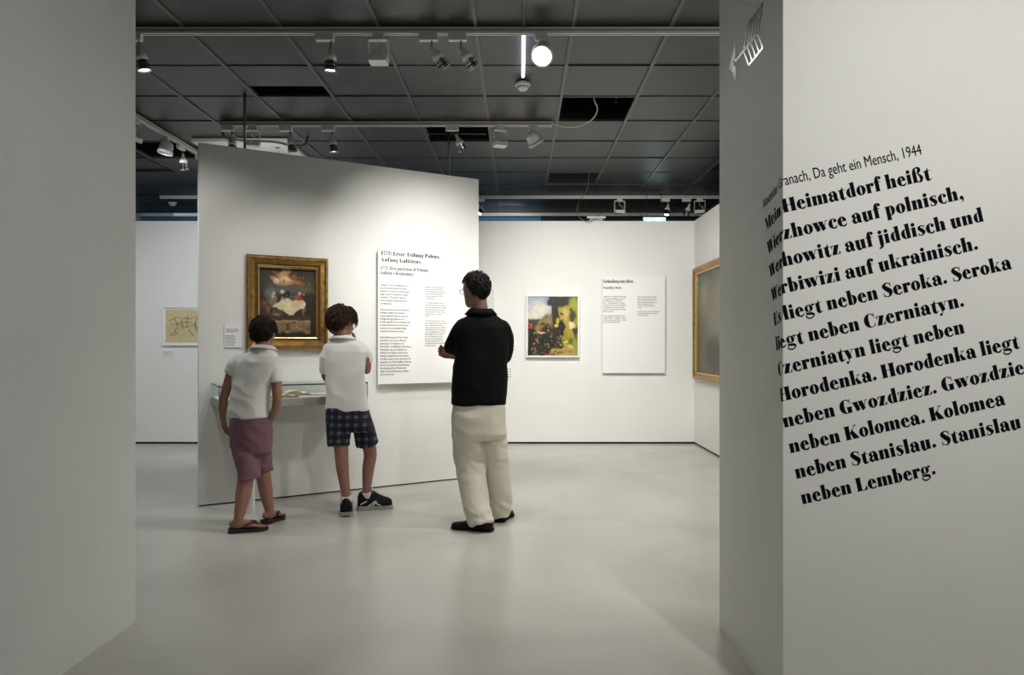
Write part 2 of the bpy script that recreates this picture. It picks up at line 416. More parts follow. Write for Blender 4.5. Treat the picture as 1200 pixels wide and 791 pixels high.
    if ch in 'vwWV':
        h = 1.0 if ch in 'WV' else .7; tw = .36 if ch in 'WV' else .32; st = .50 if ch in 'WV' else .42; x = 0
        for i in range(2 if ch in 'wW' else 1):
            g.p([(x, h), (x+tw, h), (x+tw+st*.42, .14*h), (x+st*.62+.02, -.01), (x+st*.55, -.01)]); g.p([(x+st*.62, -.01), (x+st*.68+.02, -.01), (x+st+tw*.62, h), (x+st+tw*.5, h)]); g.r(x-.05, x+tw+.05, h-.045, h); x += st*.97
        g.r(x+tw*.3, x+tw*.95, h-.045, h); return x+tw*.9
    if ch == 'y': gl(g, 'v'); s([(.27, .0), (.22, -.16), (.12, -.26), (.06, -.24)], (.04, .05, .05, .05)); g.dot(.10, -.22, .10); return .72
    if ch == 'z': g.r(.03, .62, .655, .70); g.r(.03, .64, 0, .045); g.p([(.28, .70), (.62, .70), (.36, 0), (.02, 0)]); g.p([(.03, .70), (.07, .70), (.12, .5), (.03, .5)]); g.p([(.64, 0), (.60, 0), (.54, .2), (.66, .2)]); return .68
    if ch == '.': g.dot(.17, .13, .14); return .36
    if ch == ',': g.dot(.17, .13, .14); s([(.25, .1), (.24, -.1), (.12, -.2)], (.12, .08, .03)); return .36
    if ch == ':': g.dot(.17, .13, .14); g.dot(.17, .58, .14); return .36
    if ch == "'": g.dot(.14, .95, .12); s([(.2, .92), (.2, .8), (.1, .7)], (.1, .06, .02)); return .28
    if ch == ' ': return .30
    if ch in 'HMEFLKTPDIN':
        W = .34
    if ch == 'H':
        for x in (.08, .68): g.r(x, x+W, 0, 1); g.r(x-.06, x+W+.06, 0, T); g.r(x-.06, x+W+.06, 1-T, 1)
        g.r(.3, .8, .49, .535); return 1.10
    if ch == 'M':
        g.r(.10, .15, 0, 1); g.r(.02, .24, 0, T); g.p([(.08, 1), (.40, 1), (.66, .25), (.56, 0), (.50, 0)]); g.p([(.54, 0), (.60, 0), (.94, 1), (.86, 1)]); g.r(.84, 1.18, 0, 1); g.r(.80, 1.24, 0, T); g.r(.80, 1.24, 1-T, 1); g.r(.02, .3, 1-T, 1); return 1.28
    if ch in 'EFL':
        g.r(.08, .42, 0, 1); g.r(.02, .48, 0, T); g.r(.02, .48, 1-T, 1)
        if ch in 'EF': g.r(.42, .80, 1-T, 1); g.p([(.80, 1), (.76, 1), (.66, .95), (.80, .70)]); g.r(.42, .64, .49, .535); g.p([(.60, .35), (.64, .35), (.64, .68), (.60, .68)])
        if ch in 'EL': g.r(.42, .84, 0, T); g.p([(.84, 0), (.70, 0), (.62, .04), (.84, .34)])
        return .88
    if ch == 'K': g.r(.08, .42, 0, 1); g.r(.02, .48, 0, T); g.r(.02, .48, 1-T, 1); g.p([(.42, .40), (.86, .97), (.91, .97), (.46, .36)]); g.r(.70, 1.0, 1-T, 1); g.p([(.44, .50), (.60, .70), (1.06, .03), (1.06, 0), (.62, 0)]); return 1.08
    if ch == 'T': g.r(.33, .67, 0, 1); g.r(.24, .76, 0, T); g.r(.02, .98, 1-T, 1); g.p([(.02, 1), (.18, .98), (.02, .66)]); g.p([(.98, 1), (.82, .98), (.98, .66)]); return 1.0
    if ch == 'P': g.r(.08, .42, 0, 1); g.r(.02, .48, 0, T); g.r(.02, .45, 1-T, 1); g.ring(.50, .73, .34, .27, .06, .225, -95, 95); g.r(.4, .5, .46, .50); return .88
    if ch == 'D': g.r(.08, .42, 0, 1); g.ring(.46, .5, .46, .5, .12, .455, -92, 92); return 1.0
    if ch == 'A': g.p([(.36, 1), (.50, 1), (.98, 0), (.58, 0), (.34, .86)]); g.p([(.36, 1), (.40, .96), (.12, 0), (.07, 0)]); g.r(.2, .66, .3, .345); g.r(0, .24, 0, T); g.r(.5, 1.04, 0, T); return 1.06
    if ch in 'CG':
        g.ring(.48, .5, .46, .52, .10, .465, 80, 275); s([(.50, .995), (.66, .96), (.78, .84)], (.05, .07, .05)); g.p([(.80, 1), (.84, 1), (.84, .64), (.80, .64)])
        s([(.5, .0), (.66, .03), (.82, .14)], (.05, .05, .05))
        if ch == 'G': g.r(.58, .90, .0, .42); g.r(.50, .98, .40, .445); return 1.0
        g.r(.8, .84, .05, .3); return .92
    if ch == 'S': s([(.66, .86), (.54, .97), (.34, .98), (.18, .80), (.38, .56), (.60, .34), (.52, .06), (.3, .01), (.12, .12)], (.05, .05, .10, .28, .34, .34, .14, .05, .05), 5); g.p([(.66, 1), (.70, 1), (.70, .68), (.66, .68)]); g.p([(.08, 0), (.12, 0), (.12, .3), (.07, .3)]); return .78
    if ch == '1': g.r(.14, .46, 0, 1); g.r(.04, .56, 0, T); g.p([(.0, .82), (.14, .92), (.14, 1), (.0, .86)]); return .62
    if ch == '7': g.r(.04, .62, .84, 1); g.p([(.54, .9), (.64, .96), (.40, .4), (.40, 0), (.14, 0), (.16, .3)]); return .66
    if ch == '2': s([(.14, .72), (.22, .95), (.42, .94), (.48, .72), (.30, .35), (.10, .08)], (.16, .08, .18, .26, .14, .05)); g.dot(.17, .73, .12); g.p([(.06, 0), (.60, 0), (.64, .3), (.56, .16), (.06, .14)]); return .68
    return .4
def fat_line(text):
    g = G(); x = 0
    for ch in text:
        g.ox = x; x += gl(g, ch) + .035
    return g.bm, x
def sans_line(text, res=2, off=0):
    c = bpy.data.curves.new('t', 'FONT'); c.body = text; c.size = 1; c.resolution_u = res; c.offset = off
    o = bpy.data.objects.new('t', c); COL.objects.link(o)
    dg = bpy.context.evaluated_depsgraph_get(); dg.update()
    me = bpy.data.meshes.new_from_object(o.evaluated_get(dg)); bpy.data.objects.remove(o)
    bm = bmesh.new(); bm.from_mesh(me); bpy.data.meshes.remove(me)
    x1 = max((v.co.x for v in bm.verts), default=1)
    return bm, x1

# --- the lettering that runs round the corner of the near right wall
KPX = F/SY                                    # px per metre on the front face
TH = math.atan(.2265)
def wrap_line(bm, width, sx_px, ex_px, y920, cap, name='lettering', natural=None):
    u0 = (sx_px-918)/KPX; u1 = (ex_px-918)/KPX
    length = (u1-u0)/math.cos(TH)
    sx = length/width if natural is None else natural
    yb = y920 - (sx_px-920)*.2265              # baseline pixel at the line's start
    v0 = EYE-(yb-CY)/KPX
    bmesh.ops.transform(bm, matrix=Matrix.Translation((u0, v0, 0)) @ Matrix.Rotation(TH, 4, 'Z') @ Matrix.Diagonal((sx, cap, 1, 1)), verts=bm.verts)
    bmesh.ops.bisect_plane(bm, geom=list(bm.verts)+list(bm.edges)+list(bm.faces), plane_co=(0, 0, 0), plane_no=(1, 0, 0))
    e = .0012
    for v in bm.verts:
        u, q = v.co.x, v.co.y
        v.co = (SX+u, SY-e, q) if u > 1e-5 else ((SX-e, SY-u, q) if u < -1e-5 else (SX-e, SY-e, q))
    return obj(name, bm, M_INK, wall_right)
LINES = [('Mein Heimatdorf heißt', 1092.7), ('Wierzhowce auf polnisch,', 1131), ('Werhowitz auf jiddisch und', 1154.4), ('Werbiwizi auf ukrainisch.', 1148),
         ('Es liegt neben Seroka. Seroka', 1187), ('liegt neben Czerniatyn.', 1131.7), ('Czerniatyn liegt neben', 1132.3), ('Horodenka. Horodenka liegt', 1196.3),
         ('neben Gwozdziez. Gwozdziez', None), ('neben Kolomea. Kolomea', 1179.5), ('neben Stanislau. Stanislau', 1198.4), ('neben Lemberg.', 1098.4)]
CAPH = 15.9/KPX
for i, (t, ex) in enumerate(LINES):
    bm, wd = fat_line(t)
    sx = 862.5+7.1*i
    if ex is None: ex = 1213
    wrap_line(bm, wd, sx, ex, 249+31.5*i, CAPH)
bm, wd = sans_line('Alexander Granach, Da geht ein Mensch, 1944', 3)
wrap_line(bm, wd, 853, 1081, 217.3, .0165/.0118*13.2/KPX)
# --- arrow emblem on the narrow face
def emblem():
    bm = bmesh.new(); bm2 = bmesh.new()
    def M(x, y):
        px, py = 840+x/6.083, y/6.083; Y = F*SX/(px-CX); return (SX-.0015, Y, EYE-(py-CY)*Y/F)
    def poly(b, pts): b.faces.new([b.verts.new(M(*p)) for p in pts])
    def ln(b, p, q, w=9):
        p, q = Vector(p), Vector(q); n = (q-p).normalized(); n = Vector((-n.y, n.x))*w/2
        poly(b, [p+n, q+n, q-n, p-n])
    poly(bm, [(130, 292), (136, 350), (134, 430), (120, 470), (88, 492), (108, 410)])
    poly(bm, [(88, 490), (120, 465), (134, 470), (140, 520), (136, 582), (128, 582), (118, 520)])
    ln(bm, (124, 448), (292, 240), 12)
    for a, b in (((292, 240), (330, 340)), ((330, 340), (230, 465)), ((230, 465), (195, 368)), ((268, 270), (304, 372)), ((243, 300), (278, 402)), ((219, 330), (253, 432))): ln(bm, a, b, 9)
    poly(bm2, [(232, 150), (335, 8), (318, 55), (236, 158)])
    for a, b in (((234, 150), (195, 352)), ((255, 128), (222, 318)), ((277, 105), (245, 290)), ((302, 75), (268, 262)), ((330, 20), (294, 240))): ln(bm2, a, b, 8)
    m1 = mat('mirror_vinyl', (.90, .86, .87), .16, 1); m2 = m1
    e = obj('arrow_emblem', bm, m1, wall_right); obj('feather', bm2, m2, e)
emblem()

# ------------------------------------------------------------------ paintings (vertex colours on a fine grid)
def M_vcol(name, rough=.45):
    m = bpy.data.materials.new(name); m.use_nodes = True; nt = m.node_tree; b = nt.nodes['Principled BSDF']
    a = nt.nodes.new('ShaderNodeAttribute'); a.attribute_name = 'Col'; nt.links.new(a.outputs['Color'], b.inputs['Base Color'])
    b.inputs['Roughness'].default_value = rough; return m
M_CANVAS = M_vcol('painted_canvas', .42)
def canvas(name, w, h, ops, nx, ny, parent, at, seed=1, grain=.12, base=(.03, .025, .015)):
    """grid in local x/z, facing -y; ops in 0..1 coordinates with y down; colours are sRGB 0..255"""
    U, V = np.meshgrid(np.linspace(0, 1, nx), np.linspace(0, 1, ny)); asp = h/w
    img = np.ones((ny, nx, 3))*np.array(base)
    rs = np.random.RandomState(seed)
    def nz(sc):
        a = rs.rand(int(sc)+3, int(sc)+3); x = U*sc; y = V*sc; i = x.astype(int); j = y.astype(int); fx = x-i; fy = y-j
        fx = fx*fx*(3-2*fx); fy = fy*fy*(3-2*fy)
        return (a[j, i]*(1-fx)+a[j, i+1]*fx)*(1-fy)+(a[j+1, i]*(1-fx)+a[j+1, i+1]*fx)*fy
    wx = (nz(14)-.5)*.03+(nz(35)-.5)*.015; wy = (nz(14)-.5)*.03+(nz(35)-.5)*.015
    Uw, Vw = U+wx, V+wy
    for op in ops:
        k, geo, col, soft = op[:4]; al = op[4] if len(op) > 4 else 1
        c = (np.array(col)/255.)**2.2
        if k == 'e':
            cx, cy, rx, ry, rot = geo; a = R(rot); dx = Uw-cx; dy = (Vw-cy)
            X = dx*math.cos(a)+dy*asp*math.sin(a); Yy = (-dx*math.sin(a)+dy*asp*math.cos(a))
            d = np.sqrt((X/rx)**2+(Yy/(ry*asp))**2)-1; d = d*min(rx, ry*asp)
        else:
            pts = geo; inside = np.zeros_like(U, bool); dist = np.full(U.shape, 9.)
            for (x1, y1), (x2, y2) in zip(pts, pts[1:]+pts[:1]):
                cond = ((y1 > Vw) != (y2 > Vw)); 
                with np.errstate(divide='ignore', invalid='ignore'): xi = (x2-x1)*(Vw-y1)/(y2-y1)+x1
                inside ^= cond & (Uw < xi)
                L = (x2-x1)**2+(y2-y1)**2+1e-12; t = np.clip(((Uw-x1)*(x2-x1)+(Vw-y1)*(y2-y1))/L, 0, 1)
                dist = np.minimum(dist, np.hypot(Uw-x1-t*(x2-x1), Vw-y1-t*(y2-y1)))
            d = np.where(inside, -dist, dist)
        m = np.clip(.5-d/max(soft, 1e-4), 0, 1)*al; m = m[..., None]
        img = img*(1-m)+c*m
    g = 1+grain*((nz(60)-.5)*1.3+(nz(20)-.5)*1.5); img = np.clip(img*g[..., None], 0, 1)
    X = np.linspace(0, w, nx); Z = np.linspace(h, 0, ny)
    co = np.zeros((ny, nx, 3), 'f'); co[..., 0] = X[None, :]; co[..., 2] = Z[:, None]
    idx = np.arange(nx*ny).reshape(ny, nx)
    f = np.stack([idx[:-1, :-1], idx[1:, :-1], idx[1:, 1:], idx[:-1, 1:]], -1).reshape(-1, 4)
    me = bpy.data.meshes.new(name); me.vertices.add(nx*ny); me.vertices.foreach_set('co', co.ravel())
    me.loops.add(f.size); me.loops.foreach_set('vertex_index', f.ravel().astype('i'))
    me.polygons.add(len(f)); me.polygons.foreach_set('loop_start', np.arange(0, f.size, 4, dtype='i'))
    me.update(); ca = me.color_attributes.new('Col', 'FLOAT_COLOR', 'POINT')
    rgba = np.ones((ny*nx, 4), 'f'); rgba[:, :3] = img.reshape(-1, 3); ca.data.foreach_set('color', rgba.ravel())
    me.validate(); me.materials.append(M_CANVAS)
    o = obj(name, me, None, parent); o.location = at; return o
def frame_ring(bm, w, h, prof):
    """mitred frame: prof = (inset from the outer edge, projection towards -y)"""
    rings = []
    for ins, pr in prof:
        rings.append([bm.verts.new(c) for c in ((ins, -pr, ins), (w-ins, -pr, ins), (w-ins, -pr, h-ins), (ins, -pr, h-ins))])
    for a, b in zip(rings, rings[1:]):
        for i in range(4):
            j = (i+1) % 4; bm.faces.new((a[i], a[j], b[j], b[i]))
def hang_partition(name, px0, py_top, px1, py_bot, off=0.0):
    s0, zt = part_sz(px0, py_top, off); s1, _ = part_sz(px1, py_top, off); _, zb = part_sz(px0, py_bot, off)
    loc = PM @ Vector((s0, -.001, zb)); e = empty(name, loc, PA)
    return e, s1-s0, zt-zb

# large gilt painting on the partition
e, W1, H1 = hang_partition('painting', 289, 297.5, 384.5, 409.5, .05)
tag(e, 'large dark allegorical oil painting in a wide gilt frame on the angled partition', 'painting')
fw = .115
bm = bmesh.new(); frame_ring(bm, W1, H1, [(0, 0), (0, .05), (.012, .062), (.022, .062), (.03, .05), (.062, .045)]); obj('frame', bm, M_GOLD, e)
bm = bmesh.new(); frame_ring(bm, W1, H1, [(.062, .045), (.078, .034), (.084, .036)]); obj('inner_moulding', bm, M_GOLDD, e)
bm = bmesh.new(); frame_ring(bm, W1, H1, [(.084, .036), (.09, .044), (.099, .040), (.104, .022), (.104, .010)]); obj('slip', bm, M_GOLDL, e)
ops1 = [
 ('p', [(0, 0), (1, 0), (1, 1), (0, 1)], (38, 34, 24), .01),
 ('e', (.30, .22, .35, .16, 0), (66, 62, 46), .25), ('e', (.45, .30, .22, .10, 0), (92, 96, 90), .2), ('e', (.85, .20, .2, .12, 0), (84, 62, 38), .2, .7),
 ('e', (.22, .36, .10, .06, 0), (112, 116, 104), .1), ('e', (.75, .28, .16, .05, 10), (96, 88, 74), .12),
 ('p', [(.20, .12), (.36, .14), (.52, .17), (.60, .22), (.46, .24), (.30, .23), (.24, .19)], (186, 150, 104), .03),
 ('p', [(.22, .03), (.30, .06), (.40, .12), (.36, .15), (.28, .09)], (150, 104, 62), .03), ('p', [(.42, .03), (.58, .02), (.50, .08), (.42, .13), (.38, .09)], (168, 120, 76), .02),
 ('e', (.42, .10, .08, .05, 0), (196, 146, 98), .05), ('e', (.60, .13, .07, .05, 30), (140, 84, 48), .05), ('e', (.50, .15, .10, .03, 15), (222, 190, 140), .03), ('e', (.33, .17, .08, .03, -20), (236, 208, 160), .03), ('e', (.68, .19, .08, .02, 10), (166, 108, 66), .04), ('e', (.58, .20, .04, .02, 0), (180, 116, 76), .02),
 ('e', (.12, .62, .12, .14, 0), (72, 42, 26), .08), ('e', (.10, .52, .08, .05, 0), (104, 60, 38), .05), ('e', (.20, .60, .05, .06, 20), (176, 126, 88), .04),
 ('e', (.27, .60, .1, .10, 20), (36, 34, 32), .06),
 ('e', (.25, .47, .07, .07, 0), (120, 116, 96), .04), ('e', (.24, .40, .028, .028, 0), (206, 176, 140), .015), ('e', (.26, .36, .03, .02, 0), (200, 196, 180), .02),
 ('e', (.42, .44, .09, .08, 0), (48, 46, 46), .04), ('e', (.40, .335, .028, .03, 0), (214, 178, 144), .015), ('e', (.43, .45, .04, .06, 30), (190, 160, 128), .03), ('e', (.34, .41, .02, .06, -10), (40, 38, 36), .02),
 ('e', (.48, .39, .05, .07, 30), (26, 24, 30), .03),
 ('e', (.68, .44, .07, .06, -20), (170, 58, 44), .03), ('e', (.71, .355, .025, .028, 0), (200, 160, 124), .015), ('e', (.80, .42, .05, .09, 0), (30, 28, 36), .03), ('e', (.79, .365, .024, .026, 0), (184, 92, 72), .015),
 ('e', (.84, .60, .05, .12, 0), (28, 26, 22), .05), ('e', (.79, .62, .03, .05, 0), (120, 96, 68), .03),
 ('p', [(.26, .53), (.40, .46), (.52, .43), (.62, .47), (.76, .45), (.84, .50), (.80, .57), (.70, .60), (.62, .66), (.52, .68), (.44, .62), (.30, .57), (.22, .56)], (212, 198, 156), .02),
 ('p', [(.40, .50), (.56, .48), (.60, .58), (.52, .64), (.46, .58)], (228, 216, 180), .06, .7), ('e', (.66, .52, .10, .03, -20), (202, 178, 120), .04, .8),
 ('e', (.32, .65, .10, .06, 10), (82, 76, 66), .05), ('e', (.30, .68, .05, .03, 0), (150, 128, 104), .03),
 ('p', [(.14, .68), (.90, .68), (.90, .74), (.14, .74)], (70, 46, 30), .04),
 ('p', [(.24, .755), (.86, .755), (.86, .93), (.24, .93)], (112, 90, 62), .01), ('p', [(.22, .75), (.90, .75), (.90, .785), (.22, .785)], (150, 124, 88), .01),
 ('p', [(.28, .81), (.45, .81), (.45, .89), (.28, .89)], (132, 108, 76), .02), ('p', [(.56, .81), (.76, .81), (.76, .89), (.56, .89)], (134, 110, 78), .02), ('p', [(.48, .80), (.52, .80), (.52, .90), (.48, .90)], (66, 30, 20), .01),
 ('p', [(.46, .905), (.54, .905), (.54, .95), (.46, .95)], (140, 116, 84), .01), ('p', [(.80, .78), (.90, .78), (.90, .95), (.80, .95)], (128, 104, 74), .015), ('e', (.86, .87, .03, .04, 0), (96, 70, 50), .02),
 ('p', [(0, .95), (1, .95), (1, 1), (0, 1)], (22, 19, 14), .03)]
rd = random.Random(5)
for _ in range(150):
    x_ = rd.uniform(.08, .92); y_ = rd.choice([rd.gauss(.46, .07), rd.gauss(.60, .06), rd.gauss(.15, .05), rd.gauss(.84, .05)])
    c_ = rd.choice([(58, 44, 30), (92, 70, 48), (150, 116, 80), (34, 28, 22), (118, 104, 84), (178, 150, 112), (74, 44, 28)])
    ops1.append(('e', (x_, y_, rd.uniform(.006, .022), rd.uniform(.004, .014), rd.uniform(0, 180)), c_, .012, .5 if not (.25 < x_ < .82 and .46 < y_ < .66) else .12))
canvas('painted_canvas', W1-.20, H1-.20, ops1, 170, 200, e, (.10, -.014, .10), 4)

def white_box_frame(name, x0, x1, z0, z1, Yw, ops, label, seed=2, dep=.06, fw=.02, mt=.0, base=(.6, .55, .4), nx=90, ny=110):
    e = empty(name, (x0, Yw, z0)); w, h = x1-x0, z1-z0
    bm = bmesh.new(); frame_ring(bm, w, h, [(0, .004), (0, dep), (fw, dep), (fw, dep-.02), (w*.5, dep-.02)]); obj('frame', bm, M_BOARD, e)
    rd = random.Random(9)
    if name == 'painting':
        for _ in range(160):
            x_ = rd.uniform(.05, .98); y_ = rd.uniform(.42, .98); c_ = rd.choice([(30, 24, 12), (70, 58, 26), (140, 120, 60), (196, 176, 110), (46, 38, 22), (110, 92, 40)])
            ops.append(('e', (x_, y_, rd.uniform(.005, .022), rd.uniform(.005, .02), rd.uniform(0, 180)), c_, .012, .55))
    canvas('painted_canvas', w-2*(fw+mt), h-2*(fw+mt), ops, nx, ny, e, (fw+mt, -dep+.018, fw+mt), seed, base=base)
    return e
def bw(px, py, Y=8.85): return (px-CX)*Y/F, EYE-(py-CY)*Y/F
ops2 = [('p', [(0, 0), (1, 0), (1, 1), (0, 1)], (52, 42, 20), .01),
 ('p', [(0, 0), (.5, 0), (.5, .3), (.35, .36), (.2, .4), (0, .38)], (150, 164, 188), .03), ('e', (.25, .2, .22, .12, -10), (212, 208, 190), .15), ('e', (.15, .32, .2, .05, 0), (222, 214, 186), .1), ('e', (.42, .08, .1, .07, 0), (140, 152, 172), .1),
 ('p', [(0, .39), (.12, .375), (.24, .40), (.22, .46), (0, .44)], (50, 56, 58), .02), ('p', [(.24, .42), (.38, .34), (.5, .28), (.5, .7), (.1, .7), (.14, .5)], (136, 116, 66), .03), ('e', (.36, .34, .06, .03, -30), (94, 96, 50), .03),
 ('p', [(.44, 0), (1, 0), (1, .2), (.6, .2), (.48, .17), (.38, .14)], (42, 34, 16), .015), ('p', [(.48, .15), (.66, .15), (.66, .7), (.48, .7)], (46, 32, 14), .02),
 ('p', [(.62, .19), (.80, .17), (1, .1), (1, .95), (.72, .95), (.70, .5), (.64, .4)], (168, 150, 60), .04), ('e', (.92, .12, .09, .12, 0), (146, 164, 44), .08), ('e', (.66, .24, .04, .06, 0), (150, 160, 50), .04), ('e', (.76, .28, .06, .10, 0), (196, 170, 92), .05),
 ('e', (.86, .23, .03, .03, 0), (70, 52, 24), .015), ('e', (.90, .32, .07, .09, 0), (66, 64, 22), .04), ('e', (.88, .48, .055, .06, 0), (224, 214, 170), .02), ('e', (.88, .40, .025, .025, 0), (74, 48, 26), .015), ('p', [(.90, .54), (1, .54), (1, .75), (.92, .72)], (58, 54, 30), .02),
 ('e', (.67, .34, .03, .04, 0), (196, 146, 84), .015), ('p', [(.58, .44), (.70, .38), (.76, .5), (.72, .66), (.58, .64)], (28, 22, 12), .03), ('e', (.60, .42, .03, .05, 0), (196, 180, 40), .02), ('e', (.57, .49, .04, .02, 0), (210, 190, 120), .02), ('e', (.68, .30, .03, .02, 0), (40, 30, 14), .01),
 ('e', (.30, .47, .05, .03, 0), (40, 28, 18), .02), ('e', (.29, .50, .03, .03, 0), (150, 104, 66), .015), ('e', (.40, .50, .04, .04, 0), (56, 34, 20), .02), ('e', (.38, .58, .12, .09, 0), (44, 38, 22), .04), ('e', (.27, .61, .07, .012, 0), (226, 206, 160), .01),
 ('e', (.05, .48, .05, .06, 0), (170, 38, 26), .02), ('e', (.05, .44, .04, .02, 0), (30, 20, 14), .02), ('p', [(0, .55), (.14, .56), (.22, .75), (.18, 1), (0, 1)], (14, 11, 9), .02), ('e', (.19, .73, .03, .05, 0), (176, 120, 84), .02), ('e', (.16, .68, .04, .03, 0), (20, 14, 10), .02), ('e', (.15, .93, .03, .04, 0), (110, 70, 48), .02),
 ('p', [(.2, .64), (.56, .62), (.6, .95), (.2, .95)], (30, 23, 12), .04), ('e', (.47, .68, .03, .05, 0), (70, 64, 30), .02),
 ('p', [(.48, .90), (.72, .84), (1, .88), (1, 1), (.44, 1)], (170, 142, 76), .04), ('p', [(.72, .58), (.80, .56), (.82, .8), (.70, .8)], (150, 140, 36), .03), ('e', (.66, .84, .05, .04, 0), (38, 34, 14), .02), ('e', (.655, .81, .025, .015, 0), (210, 204, 110), .01), ('e', (.66, .72, .03, .06, 0), (60, 56, 20), .02),
 ('e', (.80, .77, .08, .015, 0), (240, 226, 110), .01), ('e', (.86, .78, .05, .08, 0), (96, 106, 36), .03), ('e', (.85, .85, .04, .03, 0), (200, 196, 90), .02), ('e', (.96, .8, .03, .12, 0), (130, 140, 44), .03), ('e', (.65, .95, .08, .01, 0), (90, 60, 30), .01),
 ('p', [(.34, .965), (.56, .965), (.56, .985), (.34, .985)], (150, 60, 40), .01)]
x0, z1 = bw(616.5, 346); x1, z0 = bw(678.5, 418.5)
o = white_box_frame('painting', x0, x1, z0, z1, 8.85, ops2, '', 6)
tag(o, 'colourful village scene painting in a thin white box frame on the back wall', 'painting')
ops3 = [('p', [(0, 0), (1, 0), (1, 1), (0, 1)], (206, 192, 150), .01), ('e', (.3, .6, .4, .2, 0), (196, 180, 136), .3)]
for a in [((.08, .35), (.30, .22), (.5, .30), (.72, .20), (.95, .38)), ((.12, .5), (.3, .42), (.45, .55), (.62, .45), (.8, .62), (.95, .7)), ((.2, .25), (.28, .5), (.22, .7)), ((.5, .2), (.48, .45), (.62, .8)), ((.7, .25), (.66, .5), (.8, .85)), ((.1, .75), (.3, .7)), ((.12, .8), (.26, .79)), ((.3, .42), (.6, .38)), ((.36, .3), (.42, .62))]:
    for (ax, ay), (bx, by) in zip(a, a[1:]):
        L = math.hypot(bx-ax, by-ay); nx_, ny_ = -(by-ay)/L*.008, (bx-ax)/L*.008
        ops3.append(('p', [(ax+nx_, ay+ny_), (bx+nx_, by+ny_), (bx-nx_, by-ny_), (ax-nx_, ay-ny_)], (96, 84, 66), .008))
x0, z1 = bw(191.5, 359); x1, z0 = bw(250, 405)
o = white_box_frame('map', x0, x1, z0, z1, 8.85, ops3, '', 3, dep=.04, fw=.018, mt=.02, nx=120, ny=100)
tag(o, 'old beige map in a white frame, half hidden behind the left end of the partition', 'map')
ops4 = [('p', [(0, 0), (1, 0), (1, 1), (0, 1)], (226, 226, 222), .01), ('e', (.45, .5, .3, .3, 0), (206, 204, 196), .3)]
x0, z1 = bw(538, 338); x1, z0 = bw(580, 392)
o = white_box_frame('framed_sheet', x0, x1, z0, z1, 8.85, ops4, '', 3, dep=.05, fw=.018, nx=40, ny=50)
tag(o, 'pale sheet in a white frame on the back wall behind the man in black', 'picture')
# gilt painting on the far right wall
e = empty('painting', (2.25, 8.72, .84)); e.rotation_euler = (0, 0, -PI/2)
tag(e, 'gilt framed landscape painting on the right side wall, beside the near lettered wall', 'painting')
W3, H3 = 1.35, 1.39
bm = bmesh.new(); frame_ring(bm, W3, H3, [(0, 0), (0, .05), (.015, .06), (.035, .058), (.06, .04), (.075, .045)]); obj('frame', bm, M_GOLD, e)
bm = bmesh.new(); frame_ring(bm, W3, H3, [(.075, .045), (.09, .035), (.095, .012)]); obj('slip', bm, M_GOLDL, e)
ops5 = [('p', [(0, 0), (1, 0), (1, 1), (0, 1)], (84, 78, 62), .01), ('e', (.1, .2, .25, .2, 0), (70, 104, 92), .2), ('e', (.25, .3, .2, .2, 0), (138, 128, 100), .2), ('e', (.2, .7, .3, .3, 0), (96, 88, 66), .3), ('e', (.7, .4, .3, .3, 0), (120, 116, 100), .3), ('e', (.6, .8, .3, .15, 0), (58, 52, 36), .1)]
canvas('painted_canvas', W3-.18, H3-.18, ops5, 80, 80, e, (.09, -.014, .09), 8)

# ------------------------------------------------------------------ text boards and labels
def add_text(bm_all, bm, M):
    bmesh.ops.transform(bm, matrix=M, verts=bm.verts)
    me = bpy.data.meshes.new('t'); bm.to_mesh(me); bm.free(); bm_all.from_mesh(me); bpy.data.meshes.remove(me)
XZ = Matrix(((1, 0, 0, 0), (0, 0, 1, 0), (0, 1, 0, 0), (0, 0, 0, 1)))
def text_block(lines, x, z, pitch, size, y, width=None, fat=False):
    """lines set as flat print facing -y; returns one bmesh"""
    out = bmesh.new()
    for t in lines:
        if t:
            bm, wd = fat_line(t) if fat else sans_line(t, 1, .02)
            sx = size*(.72 if fat else .80)
            if width and wd*sx > width: sx = width/wd
            add_text(out, bm, Matrix.Translation((x, y, z)) @ XZ @ Matrix.Diagonal((sx, size, 1, 1)))
        z -= pitch
    return out
# main board on the partition
PB = .065
e, WB, HB = hang_partition('text_board', 443, 291.5, 539.5, 450.5, PB)
tag(e, 'tall white text board headed 1772 beside the man in black, on the angled partition', 'sign')
obj('panel', newbox(0, WB, -PB, -PB+.017, 0, HB), M_BOARD, e)
obj('spacer', newbox(.10, WB-.10, -PB+.017, 0, .12, HB-.10), M_BOARD, e)
s_b, z_b = part_sz(443, 450.5, PB)
def pb(px, py):
    s, z = part_sz(px, py, PB); return s-s_b, z-z_b
x, z = pb(446.5, 299.2)
mppx = (pb(515.5, 299)[0]-x)
def board_line(t, px0, px1, py, cap_px, fat=True):
    x0_, z_ = pb(px0, py); x1_, _ = pb(px1, py); bm, wd = fat_line(t) if fat else sans_line(t, 1)
    out = bmesh.new(); add_text(out, bm, Matrix.Translation((x0_, -PB-.0008, z_)) @ XZ @ Matrix.Diagonal(((x1_-x0_)/wd, cap_px*.0072*.98, 1, 1))); return out
hd = bmesh.new()
for a in (('1772: Erste Teilung Polens,', 446.5, 516, 298.6, 5.0), ('Anfang Galiziens', 446, 493, 306.2, 5.0)):
    b = board_line(*a); add_text(hd, b, Matrix.Identity(4))
obj('heading', hd, M_INK, e)
hd = bmesh.new()
for a in (('1772: first partition of Poland.', 446, 502.5, 315.6, 4.0), ("Galicia's beginnings", 445.7, 485, 321.2, 4.0)):
    b = board_line(*a); add_text(hd, b, Matrix.Identity(4))
obj('subheading', hd, M_INKG, e)
